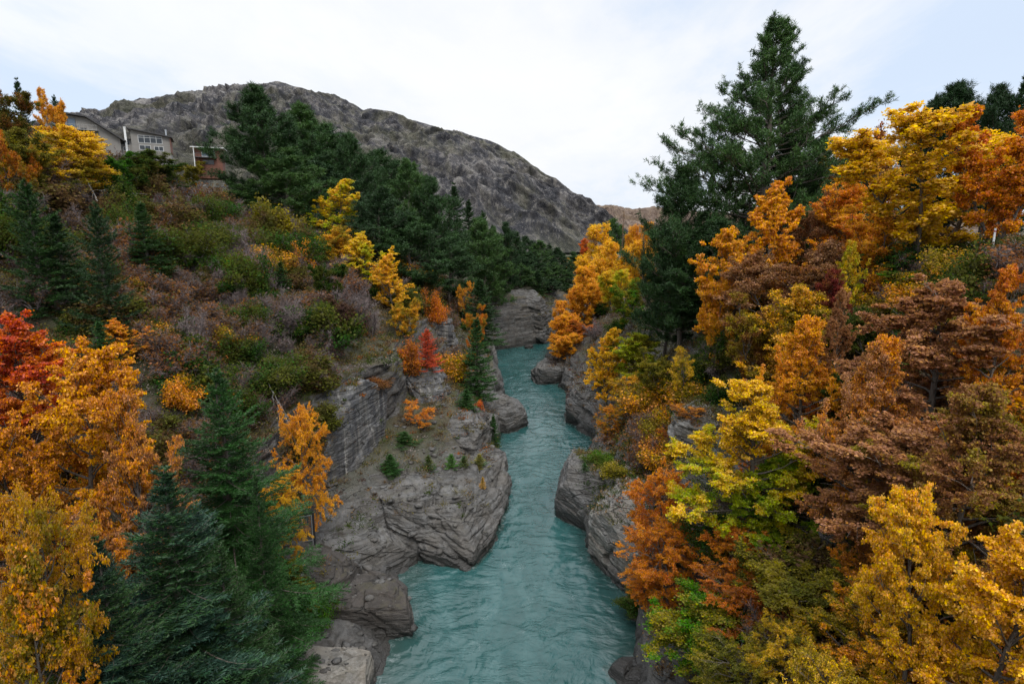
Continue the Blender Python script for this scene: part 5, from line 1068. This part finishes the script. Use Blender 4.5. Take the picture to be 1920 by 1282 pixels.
m_ = MB(); m_.box(8.2, 8.6, 0.5, 0.9, -2, 3.2); m_.box(8.15, 8.65, 0.45, 0.95, 3.2, 3.35); m_.build('chimney', WHT, h)
# small brown hut
h.scale = (.95, .95, .95)
h = house('brown_hut', 391, 306, 122, 20, 'small red-brown hut with a flat white-edged roof and balcony')
m_ = MB(); m_.box(-2.3, 2.6, 0, 4.5, -3, 2.9); m_.build('wall', BRW, h)
m_ = MB(); m_.box(-3.0, 3.2, -0.9, 5, 2.9, 3.08); m_.build('roof', WHT, h)
win(h, -1.1, 1.3, 1.3, 2.5, -0.01, 3, WHT, GLB); win(h, -1.0, 1.0, -0.2, 0.6, -0.01, 2, DKF)
m_ = MB(); m_.box(-2.3, 1.6, -1.1, -0.002, 0.95, 1.08); m_.box(-2.3, 1.6, -1.1, -1.04, 1.75, 1.82)
for q in range(10): m_.box(-2.28 + q * .42, -2.23 + q * .42, -1.09, -1.05, 1.08, 1.75)
m_.build('balcony', DKF, h); m_ = MB(); m_.box(-2.5, -2.36, -0.8, -0.66, -3, 2.9); m_.build('post', WHT, h)
# road draped on the right terrace
yy = np.arange(-20, 120, 1.0); xs = np.linspace(0, 1, 9); V = []
for y in yy:
    x0 = 40.0 + max(0, (y - 40)) * 0.14
    for s_ in xs: x = x0 + 6.5 * s_; V.append((x, y, gz(x, y) + 0.08))
n9 = 9; i = np.arange(len(yy) - 1)[:, None] * n9; j = np.arange(n9 - 1)[None, :]
tag(link('road', make_mesh('road', np.array(V), np.stack([i + j, i + j + 1, i + n9 + j + 1, i + n9 + j], -1).reshape(-1, 4)), TARM), kind='structure')
a = P(1776, 470, 47); b = P(1990, 474, 36)
g = empty('guard_rail', (a[0], a[1], 0)); tag(g, 'low grey metal guard rail along the road edge at the upper right', 'guard rail')
pts = [a + (b - a) * t for t in np.linspace(0, 1, 9)]; zs = [gz(p[0], p[1]) for p in pts]; zt = np.array([p[2] for p in pts])
rl = [(np.array([[p[0] - a[0], p[1] - a[1], z] for p, z in zip(pts, zt + dz)]), np.full(9, .045)) for dz in (0.0, -0.10)]
v, f = tubes(rl, 6); link('rail', make_mesh('rail', v, f), STEEL, g)
for p, z, z2 in zip(pts, zs, zt):
    m_ = MB(); m_.box(p[0] - a[0] - .06, p[0] - a[0] + .06, p[1] - a[1] + .05, p[1] - a[1] + .17, z - .4, max(z + .4, z2 + .05)); m_.build('post', WOOD, g)
a = P(1862, 459, 39.5); zg = gz(a[0], a[1]); r = empty('marker_post', (a[0], a[1], zg)); tag(r, 'slim white roadside marker post with a dark band near its top', 'marker post')
hh = P(1862, 428, 39.5)[2] - zg
m_ = MB(); m_.box(-.06, .06, -.035, .035, -.3, hh * .80); m_.box(-.06, .06, -.035, .035, hh * .87, hh); m_.build('post', WHT, r, 0.008)
m_ = MB(); m_.box(-.058, .058, -.033, .033, hh * .8, hh * .87); m_.build('band', REDP, r)
a = P(1868, 459, 40.5); zg = gz(a[0], a[1]); hh = P(1868, 443, 40.5)[2] - zg; m_ = MB(); m_.box(-.07, .07, -.04, .04, -.3, hh); m_.box(-.05, .05, -.05, -.04, hh * .6, hh * .8)
o = m_.build('stub_post', WHT, None, 0.01); o.location = (a[0], a[1], zg); tag(o, 'short pale stub post right beside the slim white marker post', 'post')
# gate of the old tunnel
a = P(566, 1046, 40.5); r = empty('tunnel_gate', tuple(a)); r.rotation_euler = (0, 0, math.radians(20)); tag(r, 'dark gated tunnel mouth with a wire mesh door in the rock', 'gate')
m_ = MB(); m_.box(-1.0, -0.55, -0.05, 1.3, -1, 3.6); m_.box(0.95, 1.1, -0.05, 1.3, -1, 3.6); m_.box(-1.0, 1.1, -0.05, 1.3, 3.6, 3.8); m_.box(-0.55, 0.95, 1.1, 1.3, -1, 3.6); m_.build('surround', plain('frame_and_tunnel_dark', (0.012, 0.012, 0.014, 1), 0.9), r)  # near-black frame and back panel; the opening's darkness is put into the colour
m_ = MB()
for x in (-.5, 0.2, .9): m_.box(x - .035, x + .035, -.12, -.06, -.6, 3.5)
for z in (-.6, 1.4, 3.46): m_.box(-.52, .92, -.115, -.065, z, z + .06)
m_.build('door_frame', STEEL, r); m_ = MB()
for q in range(19): x = -.48 + q * .075; m_.box(x, x + .012, -.10, -.09, -.55, 3.45)
for q in range(50): z = -.55 + q * .08; m_.box(-.48, .9, -.108, -.101, z, z + .012)
m_.build('wire_mesh', plain('dull_wire', (0.16, 0.17, 0.18, 1), 0.6, 0.3), r)
# post-and-rail fence by the willows
fp = [ghit(x, y)[0] for x, y in ((1112, 610), (1135, 608), (1158, 607), (1182, 606))]; fp = [p for p in fp if p is not None]
if len(fp) > 1:
    r = empty('wooden_fence', tuple(fp[0])); tag(r, 'short post-and-rail wooden fence beside the willows', 'fence'); o = np.array(fp[0])
    for p in fp: m_ = MB(); q = np.array(p) - o; m_.box(q[0] - .08, q[0] + .08, q[1] - .08, q[1] + .08, q[2] - .5, q[2] + 1.3); m_.build('post', WOOD, r)
    for dz in (.5, 1.0): v, f = tubes([(np.array([np.array(p) - o + [0, -.1, dz] for p in fp]), np.full(len(fp), .06))], 6); link('rail', make_mesh('rail', v, f), WOOD, r)
# white van far off
a = P(1096, 509, 228); zg = gz(a[0], a[1]); s_ = 1.0; r = empty('white_van', (a[0], a[1], max(zg, a[2]) - 0.05)); r.rotation_euler = (0, 0, 0.2); tag(r, 'tiny far white van at the edge of the conifer wood', 'van')
m_ = MB(); m_.prism([(-2.4, .45), (2.4, .45), (2.4, 1.25), (1.9, 1.4), (1.3, 2.2), (-2.4, 2.25)], -.95, .95); m_.build('body', WHT, r, 0.05)
m_ = MB(); m_.prism([(1.25, 1.45), (1.8, 1.45), (1.3, 2.05), (1.25, 2.05)], -.97, .97); m_.box(-.2, 1.1, -.97, .97, 1.4, 2.0); m_.build('window', GLASS, r)
for x in (-1.5, 1.5): v, f = tubes([(np.array([[x, -.98, .4], [x, .98, .4]]), [.38, .38])], 14); link('wheel', make_mesh('wheel', v, f), TYRE, r)
# bleached fallen branches
def snag(px, py, L, n, seed, label, dirx=(0.5, -0.2, -0.8), fan=0.5, r0=0.07):
    h, _ = ghit(px, py)
    if h is None: return
    rng = np.random.RandomState(seed); W = []; d = norm(np.array(dirx, float)); main = curve_path(np.zeros(3), d, L, -0.12, 9, rng, 0.10); W.append((main, r0 * np.linspace(1, .25, 9)))
    for i in range(n):
        b0, tg = at(main, rng.uniform(0.02, .8)); dd = norm(tg + rng.normal(size=3) * fan * [1, .6, .6]); l = L * rng.uniform(.35, .9); p = curve_path(b0, dd, l, -0.12, 7, rng, .10); W.append((p, r0 * .5 * np.linspace(1, .15, 7)))
        for q in range(3): b1, t1 = at(p, rng.uniform(.2, .9)); W.append((curve_path(b1, norm(t1 + rng.normal(size=3) * .5), l * .4, -.05, 5, rng, .08), r0 * .25 * np.linspace(1, .3, 5)))
    v, f = tubes(W, 5); o = link('fallen_branch', make_mesh('fallen_branch', v, f, smooth=True), M['deadwood']); o.location = (h.x, h.y - .5, h.z + max(0, -d[2]) * L * 0.8 + .5); tag(o, label, 'branch')
snag(512, 765, 2.8, 8, 1, 'bleached fallen branch hanging down the slope above the golden leaning tree', (.45, -.3, -.8), .35, .03)
snag(175, 385, 4.0, 7, 2, 'grey bare broken branches below the large yellow tree', (0.5, -.2, -.6), .5, .05)
snag(160, 350, 5.0, 2, 3, 'pale fallen trunk lying across the slope under the large yellow tree', (1, -.1, .02), .12, .11)
snag(1225, 560, 5.0, 16, 4, 'pile of grey dead branches under the giant pine', (0.6, -.2, -.3), .7, .06)
print('built', time.time() - T0)
# ------------------------------------------------------------------ camera, sky, light
cam = bpy.data.objects.new('camera', bpy.data.cameras.new('camera')); C.objects.link(cam)
cam.location = (0, 0, HC); cam.rotation_euler = (math.radians(90) - PITCH, 0, 0)
cam.data.sensor_width = 36; cam.data.lens = FPX * 36 / 1920; cam.data.clip_start = 0.5; cam.data.clip_end = 20000
S = bpy.context.scene; S.camera = cam
w = bpy.data.worlds.new('World'); S.world = w; w.use_nodes = True; t = w.node_tree; t.nodes.clear()
class WT(NT):
    def __init__(s, tree): s.t = tree
k = WT(t)
out = k.n('OutputWorld'); bg = k.n('Background'); tc = k.n('TexCoord'); d = tc.outputs['Generated']
SUN_EL, SUN_AZ = math.radians(52), math.radians(150)
sky = k.n('TexSky', sky_type='NISHITA', sun_disc=False); sky.sun_elevation = SUN_EL; sky.sun_rotation = SUN_AZ
sp = k.n('SeparateXYZ'); k.set(sp.inputs[0], d); el = sp.outputs[2]
skyc = k.mix(1.0, sky.outputs[0], (0.13, 0.13, 0.13, 1), 'MULTIPLY')
# overcast deck: brighter towards the zenith, thin wispy streaks letting a little blue through
inv = k.math('DIVIDE', 1.0, k.math('ADD', k.math('MAXIMUM', el, 0.0), 0.22))
pv = k.n('VectorMath', operation='SCALE'); k.set(pv.inputs[0], d); k.set(pv.inputs['Scale'], inv)
mp = k.mapping(pv.outputs[0], (0.75, 0.35, 0.6), (0, 0, 0.5), (4.3, 1.2, 0))
n1 = k.noise(mp, 1.0, 7, 0.58, 0.5); n2 = k.noise(mp, 3.2, 6, 0.62, 0.3)
cl = k.math('ADD', k.math('MULTIPLY', n1, 0.7), k.math('MULTIPLY', n2, 0.3))
side = k.math('ABSOLUTE', sp.outputs[0])
cover = k.ramp(k.math('ADD', cl, k.math('MULTIPLY', k.math('SUBTRACT', 0.45, side), 0.28)), [(0.38, 0.35), (0.49, 0.85), (0.58, 1.0)])
zen = k.math('ADD', 0.90, k.math('MULTIPLY', k.math('POWER', k.math('MAXIMUM', k.math('SUBTRACT', el, 0.33), 0.0), 1.6), ZEN))
white = k.n('CombineColor'); k.set(white.inputs[0], k.math('MULTIPLY', zen, 0.972)); k.set(white.inputs[1], k.math('MULTIPLY', zen, 0.988)); k.set(white.inputs[2], k.math('MULTIPLY', zen, 1.02))
shade = k.math('ADD', 0.86, k.math('MULTIPLY', n1, 0.24))
wsh = k.n('VectorMath', operation='SCALE'); k.set(wsh.inputs[0], white.outputs[0]); k.set(wsh.inputs['Scale'], shade)
blue = k.mix(0.85, skyc, (0.52, 0.68, 0.92, 1))
col = k.mix(cover, blue, wsh.outputs[0])
k.set(bg.inputs['Color'], col); bg.inputs['Strength'].default_value = 1.0
t.links.new(bg.outputs[0], out.inputs['Surface'])
sun = bpy.data.objects.new('sun', bpy.data.lights.new('sun', 'SUN')); C.objects.link(sun)
sun.data.energy = 1.5; sun.data.angle = math.radians(24); sun.data.color = (1.0, 0.96, 0.9)
sun.location = (0, -40, 80)
dirv = Vector((math.sin(SUN_AZ) * math.cos(SUN_EL), math.cos(SUN_AZ) * math.cos(SUN_EL), math.sin(SUN_EL)))
sun.rotation_euler = dirv.to_track_quat('Z', 'Y').to_euler()
S.view_settings.view_transform = 'Standard'; S.view_settings.look = 'None'; S.view_settings.exposure = EXPO; S.view_settings.gamma = 1
S.render.engine = 'CYCLES'
c = S.cycles; c.max_bounces = 5; c.diffuse_bounces = 2; c.glossy_bounces = 2; c.transmission_bounces = 3; c.transparent_max_bounces = 4
c.use_adaptive_sampling = True; c.adaptive_threshold = 0.02; c.use_denoising = True; c.denoiser = 'OPENIMAGEDENOISE'; c.denoising_input_passes = 'RGB_ALBEDO_NORMAL'; c.denoising_prefilter = 'NONE'
c.sample_clamp_indirect = 4
print('script', time.time() - T0)
